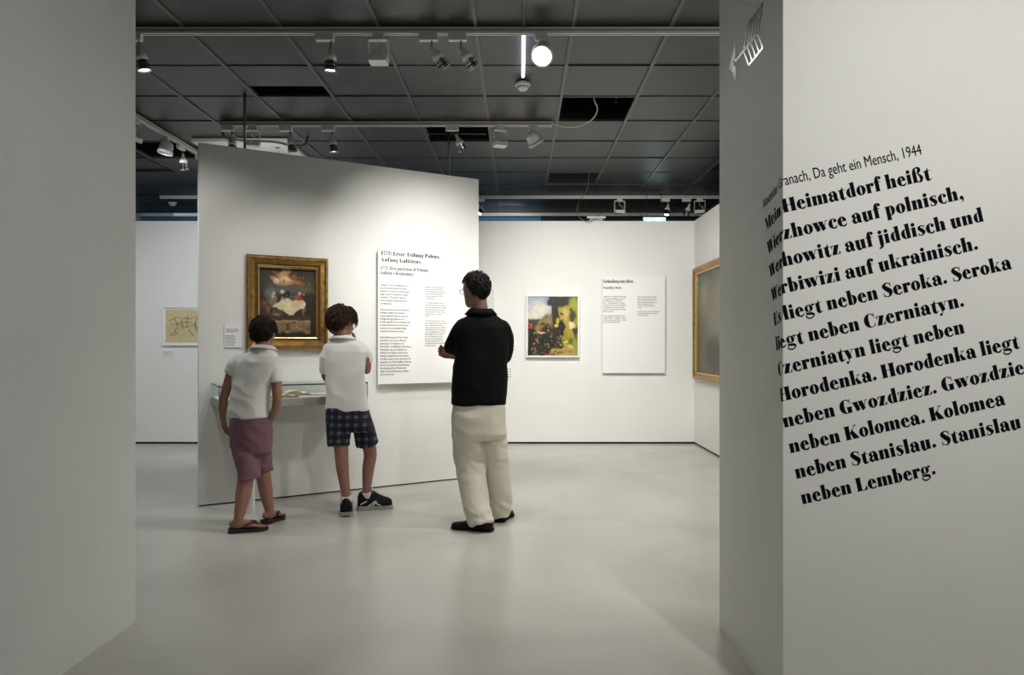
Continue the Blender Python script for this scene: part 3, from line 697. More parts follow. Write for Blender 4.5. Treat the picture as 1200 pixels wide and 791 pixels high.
C1 = ['„Galizien“ war ein artifizielles Land,', 'das sich aus der Expansionspolitik', 'Russlands, Preußens und Österreichs', 'ergab. Die drei Großmächte hatten', 'vereinbart, 1772 große Teile des', 'einst mächtigen Königreichs Polen', 'zu okkupieren.', '',
      'Österreichs Interesse am Gebiet des', 'künftigen Galizien war zunächst', 'gering, eigentlich hatte man auf eine', 'Rückgewinnung Schlesiens von', 'Preußen gehofft. Für die Annexion des', 'bis dahin unbenannten Territoriums', 'musste erst eine rechtliche Besitz-', 'ansprüche konstruiert werden.', '',
      'Nach Auffassung der Wiener Hofes', 'handelte es sich um die „Wieder-', 'gewinnung“ von Halytsch und', 'Wolodymyr. Im Mittelalter hatte dieses', 'Fürstentum, das sich räumlich nur', 'teilweise mit Galizien deckte, kurz-', 'fristig zur ungarischen Krone gehört,', 'von daher später leitete man davon die', 'Ansprüche von Kaiserin Maria Theresia', 'ab. Von der lateinischen Bezeichnung', 'des mittelalterlichen Fürstentums', 'ergab sich die Bezeichnung „Galizien', 'und Lodomerien“.']
C2 = ['Galicia was an artificial country that', 'emerged out of the expansionist', 'politics of Russia, Prussia and Austria.', 'In the three ruling houses agreed', 'to annex large areas of the once', 'powerful kingdom.', '', 'In 1772 Austria had little interest in', 'the region that would become Galicia;', 'in fact, its hopes had been on receiving', 'back Silesia from Prussia. In order to', 'annex the hitherto nameless territory,', 'Austria first had to construct a', 'claim to it.', '',
      'In the Viennese court saw it, it was a', 'case of regaining Halych and Lodomeria.', 'This principality, whose territory', 'partly corresponded to that of Galicia,', 'had briefly belonged to the Hungarian', 'crown in the Middle Ages. In her role', 'Empress Maria Theresia came into', 'power of Hungary, this was later', 'passed and on the basis that the', 'The name Galicia and Lodomeria', 'was taken from the Latin name of the', 'medieval principality.']
x, zt = pb(445.3, 334.6); _, zl = pb(445.3, 439.8)
tag(obj('text_column', text_block(C1, x, zt, (zt-zl)/29, .0225, -PB-.0008, width=pb(492, 400)[0]-x), M_INKL, e), kind='stuff')
x, zt = pb(498, 337); _, zl = pb(498, 405.5)
tag(obj('text_column', text_block(C2, x, zt, (zt-zl)/26, .0165, -PB-.0008, width=pb(534, 400)[0]-x), M_INKL, e), kind='stuff')
# second board on the back wall
x0, z1 = bw(705.5, 325); x1, z0 = bw(778.5, 437)
e = empty('text_board', (x0, 8.849, z0)); w_, h_ = x1-x0, z1-z0
tag(e, 'white text board with two short columns on the back wall right of the village painting', 'sign')
obj('panel', newbox(0, w_, -.045, -.025, 0, h_), M_BOARD, e); obj('spacer', newbox(.1, w_-.1, -.025, 0, .1, h_-.1), M_BOARD, e)
def q(px, py): a, b = bw(px, py); return a-x0, b-z0
a = q(706.5, 331.8); obj('heading', text_block(['Gründungsmythen'], a[0], a[1], 1, .042, -.0458, .42, True), M_INK, e)
a = q(706.5, 338.8); obj('subheading', text_block(['Founding Myths'], a[0], a[1], 1, .030, -.0458, .27, True), M_INKG, e)
a = q(706.5, 348.4)
tag(obj('text_column', text_block(['Galizien ist in verschiedenen nationalen', 'und religiösen Erzählungen verankert:', 'von Mickiewicz in ostslawischen', 'Raum. Vertreibungen aus Osten war', 'Galizien sind nun die unterschiedlichen', 'Perspektiven sich sehen und ordnen', 'über die hier ansässig großen östlichen', 'Bürger und Juden.', '', 'Die in national-der ukrainischen und', 'religiösen Mission „heiligsten“ Gebiete', 'wurden zum unterschiedlichen Themen', 'für den Handel Gruppenwelt.'], a[0], a[1], .0272, .023, -.0458, .40), M_INKL, e), kind='stuff')
a = q(746.5, 348.6)
tag(obj('text_column', text_block(['Galicia is an important place in various', 'national and religious narratives, ranging', 'from to the East Slav tradition that', 'different groups with their legends and', 'tales of the founding of places as', 'well as in the myths of neighbouring', 'peoples.', '', 'A number of stories, memories and holy places', 'of the national and political communities', 'attach the same place.'], a[0], a[1], .0235, .019, -.0458, .315), M_INKL, e), kind='stuff')
def small_label(x0, x1, z0, z1, n, lab, Y=8.85, em=None):
    e = empty('wall_label', (x0, Y, z0)) if em is None else em
    tag(e, lab, 'label'); w, h = x1-x0, z1-z0
    obj('card', newbox(0, w, -.012, 0, 0, h), M_BOARD, e)
    obj('print', text_block(['Lorem'[:0] or t for t in n], w*.08, h*.86-.012, h*.80/max(len(n), 1), h*.62/max(len(n), 1), -.0128, w*.85), M_INKG, e)['kind'] = 'stuff'
    return e
LT = ['Ölgemälde, um 1830', 'Galizisches Dorf', 'Öl auf Leinwand', 'Wien Museum']
for (p0, q0, p1, q1, lab) in ((596, 397, 603, 413, 'upper small white label between the man in black and the village painting'), (591, 430, 599.5, 445, 'lower small white label beside the right elbow side of the man in black'), (191, 411, 203, 418, 'small white label on the back wall under the old map')):
    a0, b1 = bw(p0, q0); a1, b0 = bw(p1, q1); small_label(a0, a1, b0, b1, LT if p0 > 300 else LT[:2], lab)
e, wl, hl = hang_partition('wall_label', 263, 381, 283, 407, .012)
small_label(0, wl, 0, hl, ['Allegorie der Ersten', 'Teilung Polens 1772', '', 'Allegory of the', 'First Partition of', 'Poland in 1772', 'Öl auf Leinwand', 'Oil on canvas'], 'small white caption card left of the gilt painting on the partition', em=e)

# ------------------------------------------------------------------ display case with books
CF = .50
case = empty('display_case', PM @ Vector((.64, -.25, 0)), PA)
tag(case, 'long glass topped display case on slim white legs in front of the angled partition', 'display case')
zb_, zt_ = .80, .86; cx0, cx1 = -.55, .56; cy0, cy1 = -.25, .245
obj('tray', newbox(cx0, cx1, cy0, cy1, zb_, zt_, bev=.003), mat('tray_grey', (.32, .32, .305), .5), case)
obj('lining', newbox(cx0+.012, cx1-.012, cy0+.012, cy1-.012, zt_, zt_+.004), M_BOARD, case)
g1 = .006
for (a, b, c, d) in ((cx0, cx1, cy0, cy0+g1), (cx0, cx1, cy1-g1, cy1), (cx0, cx0+g1, cy0+g1, cy1-g1), (cx1-g1, cx1, cy0+g1, cy1-g1)):
    obj('glass_pane', newbox(a, b, c, d, zt_, .962), M_GLASS, case)
obj('glass_pane', newbox(cx0, cx1, cy0, cy1, .962, .968), M_GLASS, case)
M_EDGE = mat('glass_edge', (.06, .09, .09), .2)
for (a, b, c, d) in ((cx0, cx1, cy0-.001, cy0+.003), (cx0, cx0+.004, cy0, cy1), (cx1-.004, cx1, cy0, cy1)):
    obj('glass_edge', newbox(a, b, c, d, .958, .969), M_EDGE, case)
for x in (cx0, cx1-.004): obj('glass_edge', newbox(x, x+.004, cy0-.001, cy0+.003, zt_, .965), M_EDGE, case)
for x in (cx0+.235, cx1-.19):
    for y in (cy0+.045,):
        bm = bmesh.new(); lathe(bm, [(0, 0), (.021, 0), (.021, zb_), (0, zb_)], Matrix.Translation((x, y, 0)), 16); obj('leg', bm, M_WHITE2, case, smooth=False)
M_PAGE = mat('old_paper', (.88, .84, .74), .7, var=.05, scale=20); M_PAGE2 = mat('book_pages', (.58, .46, .26), .7, var=.3, scale=50, mscale=(1, 1, 12)); M_COVER = mat('leather_red', (.20, .035, .03), .5)
def open_book(x, y, w, d, rz, lab, cov, lift=.0, curl=.022):
    b = empty('open_book', PM @ Vector((.64+x, -.25+y, zt_+.004)), PA+rz); tag(b, lab, 'book')
    obj('cover', newbox(-w-.008, w+.008, -d-.008, d+.008, 0, .004), cov, b)
    for s in (-1, 1):
        bm = bmesh.new(); n = 10; top = []; bot = []
        for i in range(n+1):
            t = i/n; zc = .006+curl*math.sin(PI*min(1, t*1.25+.05))**.7*(1-.45*t) if t < .78 else .006+curl*.35*(1-t)/.22+.004
            for yy, L in ((-d, 0), (d, 1)): top.append(bm.verts.new((s*w*t, yy, zc))); bot.append(bm.verts.new((s*w*t, yy, .004)))
        for i in range(n):
            a = 2*i
            bm.faces.new((top[a], top[a+1], top[a+3], top[a+2])); bm.faces.new((bot[a], bot[a+2], bot[a+3], bot[a+1]))
            bm.faces.new((top[a], top[a+2], bot[a+2], bot[a])); bm.faces.new((top[a+1], bot[a+1], bot[a+3], top[a+3]))
        bm.faces.new((top[-2], top[-1], bot[-1], bot[-2])); bm.faces.new((top[0], bot[0], bot[1], top[1]))
        obj('page_block', bm, M_PAGE2, b)
        bm = bmesh.new(); prev = None
        for i in range(n+1):
            t = i/n; zc = .0066+curl*math.sin(PI*min(1, t*1.25+.05))**.7*(1-.45*t) if t < .78 else .0066+curl*.35*(1-t)/.22+.004
            cur = (bm.verts.new((s*w*t, -d+.001, zc)), bm.verts.new((s*w*t, d-.001, zc)))
            if prev: bm.faces.new((prev[0], cur[0], cur[1], prev[1]))
            prev = cur
        obj('page', bm, M_PAGE, b, smooth=True)
    return b
open_book(-.12, -.13, .14, .085, R(3), 'open old book with thick yellowed pages at the front of the display case', mat('leather_brown', (.16, .08, .03), .5), curl=.022)
open_book(-.02, .09, .19, .10, R(-4), 'larger open book with red cover edge lying behind the yellowed one in the case', M_COVER, curl=.036)
bm = newbox(-.12, .12, -.008, .008, 0, .006); o = obj('red_ribbon', bm, mat('ribbon', (.55, .12, .06), .6), loc=PM @ Vector((.64+.27, -.25-.06, zt_+.004)), rz=PA); tag(o, 'thin orange red strip lying right of the books in the display case', 'ribbon')

# ------------------------------------------------------------------ ceiling tracks and lamps
def track(name, x0, x1, y0, y1, lab):
    o = empty(name, ((x0+x1)/2, (y0+y1)/2, CH-.035)); tag(o, lab, 'light track', 'white lighting tracks under the ceiling')
    along_x = (x1-x0) > (y1-y0)
    if along_x:
        obj('rail', newbox(x0, x1, y0, y1, CH-.045, CH-.003, bev=.002), M_WHITE, o, world=True)
        obj('slot', newbox(x0+.01, x1-.01, y0-.0008, y0+.002, CH-.026, CH-.021), M_BLACKM, o, world=True)
        obj('slot', newbox(x0+.01, x1-.01, (y0+y1)/2-.006, (y0+y1)/2+.006, CH-.0456, CH-.044), M_BLACKM, o, world=True)
    else:
        obj('rail', newbox(x0, x1, y0, y1, CH-.045, CH-.003, bev=.002), M_WHITE, o, world=True)
        obj('slot', newbox(x1-.002, x1+.0008, y0+.01, y1-.01, CH-.026, CH-.021), M_BLACKM, o, world=True)
        obj('slot', newbox((x0+x1)/2-.006, (x0+x1)/2+.006, y0+.01, y1-.01, CH-.0456, CH-.044), M_BLACKM, o, world=True)
    return o
track('light_track', -4.2, 2.2, 4.42, 4.455, 'longest lighting track, nearest the viewer, crossing the whole ceiling')
track('light_track', -2.73, .305, 6.29, 6.325, 'lighting track above the partition, ending by the open ceiling panel with a cable')
track('light_track', -4.9, 3.4, 9.42, 9.455, 'far lighting track just above the back wall')
track('light_track', -4.9, 3.4, 10.67, 10.705, 'farthest lighting track, seen in the gap over the back wall')
track('light_track', -3.40, -3.365, 3.8, 7.5, 'lighting track running into the depth left of the partition')
TZ = CH-.046
def aimM(aim, pivot):
    return Matrix.Translation(pivot) @ (Vector(aim).normalized()).to_track_quat('Z', 'Y').to_matrix().to_4x4()
def par_spot(x, y, aim, lab, along='x', lit=True, adx=-.04):
    o = empty('track_spotlight', (x, y, TZ)); tag(o, lab, 'spotlight', 'small chrome ringed spotlights on the ceiling tracks')
    if along == 'x': bm = newbox(adx-.06, adx+.06, -.018, .018, -.042, 0, bev=.004)
    else: bm = newbox(-.018, .018, adx-.06, adx+.06, -.042, 0, bev=.004)
    obj('adapter', bm, M_WHITE2, o)
    bm = bmesh.new(); lathe(bm, [(0, -.042), (.006, -.042), (.006, -.085), (0, -.085)], None, 10); obj('stem', bm, M_STEEL, o)
    M = aimM(aim, (0, 0, -.082))
    bm = bmesh.new(); lathe(bm, [(0, -.012), (.014, -.01), (.016, .03), (.030, .045), (.037, .065), (.036, .082), (0, .083)], M, 20); obj('holder', bm, M_WHITE2, o, smooth=True)
    bm = bmesh.new(); lathe(bm, [(.030, .082), (.033, .082), (.035, .098), (.030, .098), (.030, .104), (.037, .108), (.039, .122), (.032, .122), (.032, .128), (.041, .132), (.043, .150), (.036, .150), (.034, .145), (.024, .09), (0, .088)], M, 24)
    obj('reflector', bm, M_CHROME, o, smooth=False)
    bm = bmesh.new(); lathe(bm, [(.0375, .099), (.0385, .099), (.0385, .103), (.0375, .103)], M, 20); lathe(bm, [(.040, .123), (.0415, .123), (.0415, .128), (.040, .128)], M, 20); obj('ring', bm, M_BLACKM, o)
    bm = bmesh.new(); lathe(bm, [(0, .142), (.024, .140), (.030, .134), (0, .133)], M, 20); obj('bulb', bm, M_LAMP if lit else M_WHITE2, o)
    return o
def u_flood(x, y, rz, lab, s=1.0, tilt=0):
    o = empty('bracket_floodlight', (x, y, TZ), rz); tag(o, lab, 'floodlight', 'square bracket floodlights hanging from the tracks')
    obj('adapter', newbox(-.035*s, .035*s, -.015, .015, -.025, 0, bev=.003), M_WHITE2, o)
    for a in (-1, 1): obj('bracket_arm', newbox(a*.064*s-.003, a*.064*s+.003, -.02, .02, -.165*s, -.028), M_WHITE2, o)
    obj('bracket_top', newbox(-.067*s, .067*s, -.02, .02, -.04, -.028), M_WHITE2, o)
    Mx = Matrix.Translation((0, 0, -.165*s)) @ Matrix.Rotation(tilt, 4, 'X')
    obj('lamp_box', newbox(-.058*s, .058*s, -.05, .05, -.02*s, .02*s, M=Mx, bev=.004), M_WHITE2, o)
    bm = bmesh.new(); tube(bm, smoothpts([(0, 0, -.04), (-.005, -.01, -.08), (.01, -.02, -.10), (.035, -.01, -.115), (.045, 0, -.145*s)]), .003, 6); obj('cable', bm, M_WHITE2, o, smooth=True)
    return o
def round_flood(x, y, aim, lab, lit=False, s=1.0, rz=0):
    o = empty('round_floodlight', (x, y, TZ)); tag(o, lab, 'floodlight', 'round drum floodlights on the ceiling tracks')
    obj('adapter', newbox(-.05*s, .03*s, -.018, .018, -.04, 0, bev=.004), M_WHITE2, o)
    obj('arm', newbox(.0, .012, -.012, .012, -.12*s, -.03), M_WHITE2, o)
    M = aimM(aim, (0, 0, -.12*s))
    bm = bmesh.new(); lathe(bm, [(0, -.075), (.045, -.07), (.062, -.045), (.066, .012), (.066, .02), (0, .02)], M @ Matrix.Diagonal((s, s, s, 1)), 28); obj('drum', bm, M_WHITE2, o, smooth=False)
    bm = bmesh.new(); lathe(bm, [(.064, .02), (.067, .02), (.067, .027), (.064, .027)], M @ Matrix.Diagonal((s, s, s, 1)), 28); obj('gasket', bm, M_BLACKM, o)
    bm = bmesh.new(); lathe(bm, [(.062, .027), (.073, .027), (.073, .052), (.062, .052)], M @ Matrix.Diagonal((s, s, s, 1)), 28); obj('rim', bm, M_WHITE2, o)
    bm = bmesh.new(); lathe(bm, [(0, .044), (.062, .042), (.062, .036), (0, .036)], M @ Matrix.Diagonal((s, s, s, 1)), 28); obj('lens', bm, M_LAMP if lit else M_CHROME, o)
    return o
X1 = lambda px, Y: (px-CX)*(Y)/F
par_spot(X1(388, 4.44), 4.437, (-.05, .08, -1), 'spotlight pointing straight down on the near track, left of the near square floodlight')
u_flood(X1(443.5, 4.44), 4.437, 0, 'square bracket floodlight hanging from the middle of the near track')
par_spot(X1(506, 4.44), 4.437, (.55, .25, -.8), 'left one of the two spotlights tilted right on the near track', adx=-.02)
par_spot(X1(540, 4.44), 4.437, (.55, .25, -.8), 'right one of the two spotlights tilted right on the near track', adx=-.02)
o = round_flood(X1(636, 4.44), 4.437, (-.12, -.55, -.55), 'brightly lit round floodlight facing the viewer on the near track', True)
par_spot(X1(163, 4.44), 4.437, (.2, .1, -1), 'spotlight on the near track at the edge of the left wall')
par_spot(X1(272, 6.31), 6.307, (0, .1, -1), 'spotlight above the left end of the partition')
u_flood(X1(296, 6.31), 6.307, R(12), 'square bracket floodlight between the two left spotlights above the partition')
par_spot(X1(340, 6.31), 6.307, (.1, .15, -1), 'spotlight above the partition in front of the white ceiling unit')
par_spot(X1(389.5, 6.31), 6.307, (.08, .1, -1), 'spotlight above the middle of the partition, right of the white ceiling unit')
par_spot(X1(535, 6.31), 6.307, (.4, .3, -.9), 'spotlight tilted right above the right end of the partition')
u_flood(X1(586, 6.31), 6.307, R(20), 'square bracket floodlight near the right end of the second track')
round_flood(X1(626, 6.31), 6.307, (.45, .3, -.75), 'white round floodlight tilted right at the cable end of the second track')
par_spot(X1(566, 9.43), 9.432, (-.3, -.3, -.8), 'far spotlight beside the top right corner of the partition')
u_flood(X1(726, 9.43), 9.432, R(8), 'far square floodlight left of the exit sign', 1.1)
par_spot(X1(783, 9.43), 9.432, (-.2, -.2, -1), 'far spotlight just right of the exit sign')
par_spot(X1(808, 9.43), 9.432, (-.3, .2, -1), 'far spotlight second to the right of the exit sign')
u_flood(X1(820, 9.43), 9.432, R(-15), 'far square floodlight at the right end of the far track', 1.1)
u_flood(-3.383, 6.05, R(75), 'square bracket floodlight on the left track beside the left wall edge', 1.1, .4)
round_flood(-3.383, 6.62, (-.15, -.1, -1), 'round floodlight hanging on the left track', False, .95)
par_spot(-3.383, 6.95, (.05, .1, -1), 'spotlight on the left track beside the partition corner', along='y')
par_spot(-3.383, 7.35, (.5, -.3, -.9), 'farthest spotlight on the left track, half behind the partition', along='y')
# near-room lamps carrying the beams over the lettered wall (above the frame)
track('light_track', -1.2, 3.0, .80, .835, 'lighting track over the near passage in front of the lettered wall')
# light tube and smoke detectors
bm = bmesh.new(); tube(bm, [(.032, 4.47, CH-.018), (.032, 5.20, CH-.018)], .011, 10); t = obj('light_tube', bm, M_TUBE); tag(t, 'thin glowing tube on the ceiling beside the lit round floodlight', 'lamp')
bm = bmesh.new(); tube(bm, [(.032, 3.3, CH-.01), (.032, 4.40, CH-.01)], .008, 8); t = obj('conduit', bm, M_BLACKM); tag(t, 'thin dark conduit on the ceiling leading to the glowing tube', 'pipe')
def smoke(x, y, lab):
    o = empty('smoke_detector', (x, y, CH-.004)); tag(o, lab, 'smoke detector')
    bm = bmesh.new(); lathe(bm, [(0, 0), (.058, 0), (.060, -.018), (.05, -.024), (0, -.024)]); obj('base', bm, M_WHITE2, o)
    bm = bmesh.new(); lathe(bm, [(.030, -.024), (.046, -.030), (.044, -.040), (.03, -.052), (.012, -.058), (0, -.058)]); obj('sensor_cap', bm, M_WHITE2, o, smooth=True)
    for i in range(10):
        a = 2*PI*i/10; obj('vent', newbox(.038, .0452, -.006, .006, -.039, -.031, M=Matrix.Rotation(a, 4, 'Z')), M_BLACKM, o)
    return o
smoke(.03, 5.38, 'smoke detector on the ceiling below the glowing tube')
smoke(X1(202, 9.85), 9.85, 'smoke detector on the far ceiling left of the partition')
e = empty('fill_uplight', (-2.2, 6.2, 2.45), PA); tag(e, 'small unseen uplight added behind the partition to brighten the white ceiling unit', 'lamp')  # fitting invented for the added uplight, hidden by the partition
obj('bracket', newbox(-.02, .02, -.43, 0, -.01, .01), M_WHITE2, e); bm = bmesh.new(); lathe(bm, [(0, -.05), (.035, -.05), (.045, .04), (.04, .04), (.03, -.03), (0, -.03)]); obj('cup', bm, M_WHITE2, e)
# white cassette air conditioner over the partition
ac = empty('ceiling_air_unit', (-2.76, 7.28, CH-.05)); tag(ac, 'white square air conditioning unit in the ceiling above the partition', 'air conditioner')
bm = bmesh.new(); frame_ring(bm, .95, .95, [(0, 0), (0, .03), (.02, .045), (.13, .045), (.14, .02), (.20, .02), (.21, .045)])
bmesh.ops.transform(bm, matrix=Matrix.Translation((-.475, -.475, .045)) @ Matrix(((1, 0, 0, 0), (0, 0, 1, 0), (0, 1, 0, 0), (0, 0, 0, 1))), verts=bm.verts)
obj('fascia', bm, M_WHITE2, ac)
obj('grille', newbox(-.265, .265, -.265, .265, -.002, .02, bev=.004), M_WHITE2, ac)
for k in range(4):
    obj('vane', newbox(-.24, .24, -.33, -.285, .006, .014, M=Matrix.Rotation(k*PI/2, 4, 'Z')), M_WHITE, ac)
    obj('air_slot', newbox(-.24, .24, -.336, -.28, .018, .024, M=Matrix.Rotation(k*PI/2, 4, 'Z')), M_BLACKM, ac)
for k in range(5): obj('grille_bar', newbox(-.22, .22, -.16+k*.08-.004, -.16+k*.08+.004, -.004, 0), M_WHITE, ac)
bm = bmesh.new(); tube(bm, smoothpts([(-2.85, 6.64, CH-.001), (-2.8, 6.62, CH-.06), (-2.6, 6.62, CH-.085), (-2.35, 6.64, CH-.09), (-2.18, 6.66, CH-.12), (-2.08, 6.70, CH-.10), (-2.06, 6.74, CH-.001)]), .012, 8); o = obj('cable', bm, mat('cable_grey', (.16, .15, .13), .5), smooth=True); tag(o, 'thick grey cable curving below the white ceiling unit', 'cable')
# suspension rods of the partition
for px, lab in ((288, 'left steel rod from partition top to the opened ceiling tile'), (528.5, 'right steel rod from partition top to the ceiling')):
    s, _ = part_sz(px, 200); p = PM @ Vector((s, .05, 0)); bm = bmesh.new(); tube(bm, [(p.x, p.y, WH-.002), (p.x, p.y, CH+.12)], .011, 10); o = obj('suspension_rod', bm, M_STEEL, smooth=True); tag(o, lab, 'rod', 'suspension rods above the partition')
# metal hanger frame around the open tile near the right rod
e = empty('hanger_frame', (-.59, 6.62, CH)); tag(e, 'thin metal hanger frame in the opened ceiling field above the right partition end', 'bracket')
for a in ((-.29, .27, -.225, -.215, -.012, -.002), (-.29, -.28, -.225, .1, -.012, -.002), (-.29, .27, .09, .1, .008, .018), (.05, .06, -.22, -.21, -.01, .25)): obj('bar', newbox(*a), M_STEEL, e)
# cables
bm = bmesh.new(); tube(bm, smoothpts([(.31, 6.31, CH-.02), (.42, 6.29, CH-.055), (.55, 6.28, CH-.05), (.66, 6.22, CH-.01), (.70, 6.15, CH+.06), (.66, 6.1, CH+.16), (.62, 6.05, 3.86)]), .006, 8); o = obj('cable', bm, M_WHITE2, smooth=True); tag(o, 'white cable from the track end up into the open ceiling panel', 'cable')
bm = bmesh.new(); tube(bm, [(.86, 6.1, CH+.1), (.90, 6.25, 3.86)], .008, 6); o = obj('cable', bm, mat('cable_orange', (.35, .08, .03), .5)); tag(o, 'short orange cable inside the open ceiling panel', 'cable')
bm = bmesh.new(); tube(bm, smoothpts([(.88, 8.5, 3.86), (.86, 8.6, CH-.06), (.76, 8.7, 3.08), (.74, 8.78, 2.93), (.86, 8.80, 2.84), (.95, 8.82, 2.86), (1.05, 8.84, 2.95), (1.12, 8.86, 2.97)]), .004, 6); o = obj('cable', bm, M_STEEL, smooth=True); tag(o, 'thin cable looping down over the top of the back wall', 'cable')
e = empty('mounting_box', (1.0, 8.93, WH)); tag(e, 'small junction box with lid on top of the back wall under the looping cable', 'box')
bm = newbox(-.09, .09, -.03, .03, 0, .045, bev=.004); obj('housing', bm, M_STEEL, e)
obj('lid', newbox(-.12, .12, -.035, .035, .045, .07, bev=.004), M_WHITE2, e)
# exit sign
e = empty('exit_sign', (X1(767, 9.3), 9.3, 2.83)); tag(e, 'lit pale green exit sign hanging over the back wall', 'sign')
obj('housing', newbox(-.16, .16, 0, .05, 0, .18, bev=.004), M_BLACKM, e)
obj('panel', newbox(-.15, .15, -.006, 0, .01, .155), mat('exit_panel', (.5, .9, .8), .4, emit=(.30, .85, .78), estr=1.6), e)
M_EXW = mat('exit_pictogram', (1, 1, 1), .4, emit=(.85, 1, 1), estr=3)
obj('pictogram_door', newbox(.02, .09, -.009, -.006, .02, .145), M_EXW, e)
bm = bmesh.new()
for pts in ([(-.12, .085), (-.07, .13), (-.07, .10), (-.01, .10), (-.01, .07), (-.07, .07), (-.07, .04)],): bm.faces.new([bm.verts.new((a, -.0095, b)) for a, b in pts])
obj('pictogram_arrow', bm, M_EXW, e)
for x in (-.1, .1):
    bm = bmesh.new(); tube(bm, [(x, .02, .18), (x, .02, CH-2.83)], .004, 6); obj('hanger', bm, M_BLACKM, e)

# ------------------------------------------------------------------ people
def limb(bm, pts, rad, n=14, k=4):
    pts = [Vector(p) for p in pts]
    q, w_ = smoothpts(pts, rad, k); tube(bm, q, w_, n)
    ball(bm, pts[0], rad[0]*.98, sub=2); ball(bm, pts[-1], rad[-1]*.98, sub=2)
def head_matrix(c, yaw, pitch, H, roll=0):
    return Matrix.Translation(c) @ Matrix.Rotation(yaw, 4, 'Z') @ Matrix.Rotation(pitch, 4, 'X') @ Matrix.Rotation(roll, 4, 'Y') @ Matrix.Diagonal((H, H, H, 1))
HEADROWS = [(-.50, .09, .26, .08), (-.46, .14, .22, .14), (-.40, .19, .18, .21), (-.30, .235, .11, .29), (-.18, .275, .05, .35), (-.05, .305, .01, .395), (.08, .325, -.01, .42), (.20, .325, -.025, .42), (.32, .29, -.035, .375), (.41, .23, -.04, .30), (.47, .15, -.04, .20), (.50, .06, -.04, .08)]
def add_head(bm, M):
    b = bmesh.new(); stack(b, [(0, cy, z, hw, hd, 0) for z, hw, cy, hd in HEADROWS], 28, 2.1)
    limb(b, [(0, .40, .06), (0, .44, -.03), (0, .475, -.11)], [.025, .035, .048], 10)          # nose
    ball(b, (0, .36, .09), (.19, .06, .035)); ball(b, (0, .30, -.43), (.09, .08, .06))          # brow, chin
    for sx in (-1, 1):
        ball(b, (sx*.035, .44, -.125), (.028, .03, .022), sub=1)
        ball(b, (sx*.335, -.03, -.04), (.022, .065, .115), R3=Euler((R(-12), 0, R(sx*-18))).to_matrix()); ball(b, (sx*.33, -.02, -.12), (.022, .035, .045))
    bmesh.ops.transform(b, matrix=M, verts=b.verts); me = bpy.data.meshes.new('t'); b.to_mesh(me); b.free(); bm.from_mesh(me); bpy.data.meshes.remove(me)
def face_parts(root, M):
    for sx in (-1, 1):
        b = bmesh.new(); ball(b, (sx*.135, .340, .0), (.05, .04, .028)); bmesh.ops.transform(b, matrix=M, verts=b.verts); e_ = obj('eye', b, M_EYEW, root, True, world=True)
        b = bmesh.new(); ball(b, (sx*.135, .375, .0), (.022, .010, .022), sub=1); bmesh.ops.transform(b, matrix=M, verts=b.verts); i_ = obj('iris', b, M_IRIS, e_, True, world=True)
        b = bmesh.new(); tube(b, smoothpts([(sx*.06, .405, .075), (sx*.14, .40, .10), (sx*.21, .355, .08)]), .014, 6); bmesh.ops.transform(b, matrix=M, verts=b.verts); obj('eyebrow', b, M_HAIR1, root, True, world=True)
    b = bmesh.new(); ball(b, (0, .392, -.235), (.09, .035, .016)); ball(b, (0, .388, -.262), (.075, .035, .018)); bmesh.ops.transform(b, matrix=M, verts=b.verts); obj('lips', b, M_LIPS, root, True, world=True)
def hair(root, M, m, thick, curl, nape, seed, tufts, front=.20, tl=.13, wid=1.0):
    rs = random.Random(seed); b = bmesh.new(); bmesh.ops.create_icosphere(b, subdivisions=5, radius=1)
    c0 = Vector((0, -.035, .10))
    def surf(d):
        x, y, z = d
        line = front if y > .25 else (front + (-.02-front)*min(1, (.25-y)/.25) if y > 0 else -.02+(nape+.02)*min(1, -y/.45))
        zz = .10+z*.44
        k = max(0, min(1, (zz-line)/.10+.3)); k = k*k*(3-2*k)
        r = (.86 + (.14+thick)*k)
        if z < -.1 and y < 0: r *= 1+.0*z
        nse = noise.noise(Vector((x*2.2+seed, y*2.2, z*2.2)))*curl + noise.noise(Vector((x*7+seed, y*7, z*5)))*curl*.5
        p = Vector((x*.335*wid, y*.435, z*.43))*(r+nse*k)
        if zz < -.12: p *= .97
        return c0+p, k
    for v in b.verts:
        d = v.co.normalized(); v.co, _ = surf(d)
    cnt = 0
    while cnt < tufts:
        d = Vector((rs.gauss(0, 1), rs.gauss(0, 1), rs.gauss(0, 1))).normalized(); p, k = surf(d)
        if k < .7: continue
        cnt += 1
        dn = Vector((d.x*.6, d.y*.6-.15, -.75+d.z*.3)); tan = (dn-d*dn.dot(d)); tan = tan.normalized() if tan.length > .05 else Vector((1, 0, 0))
        sw = Vector((rs.uniform(-1, 1), rs.uniform(-1, 1), rs.uniform(-.5, .5)))*curl*3
        L = tl*rs.uniform(.7, 1.3); p = p-d*.02
        q = [p, p+tan*L*.4+d*(.022+curl*.4), p+tan*L*.8+d*(.018+curl*.5)+sw*.05, p+tan*L*1.15+d*(.0+curl*.3)+sw*.09]
        tube(b, smoothpts(q, None, 2), [.022, .024, .022, .018, .012, .007, .003][:7], 5)
    bmesh.ops.transform(b, matrix=M, verts=b.verts)
    return obj('hair', b, m, root, True, world=True)
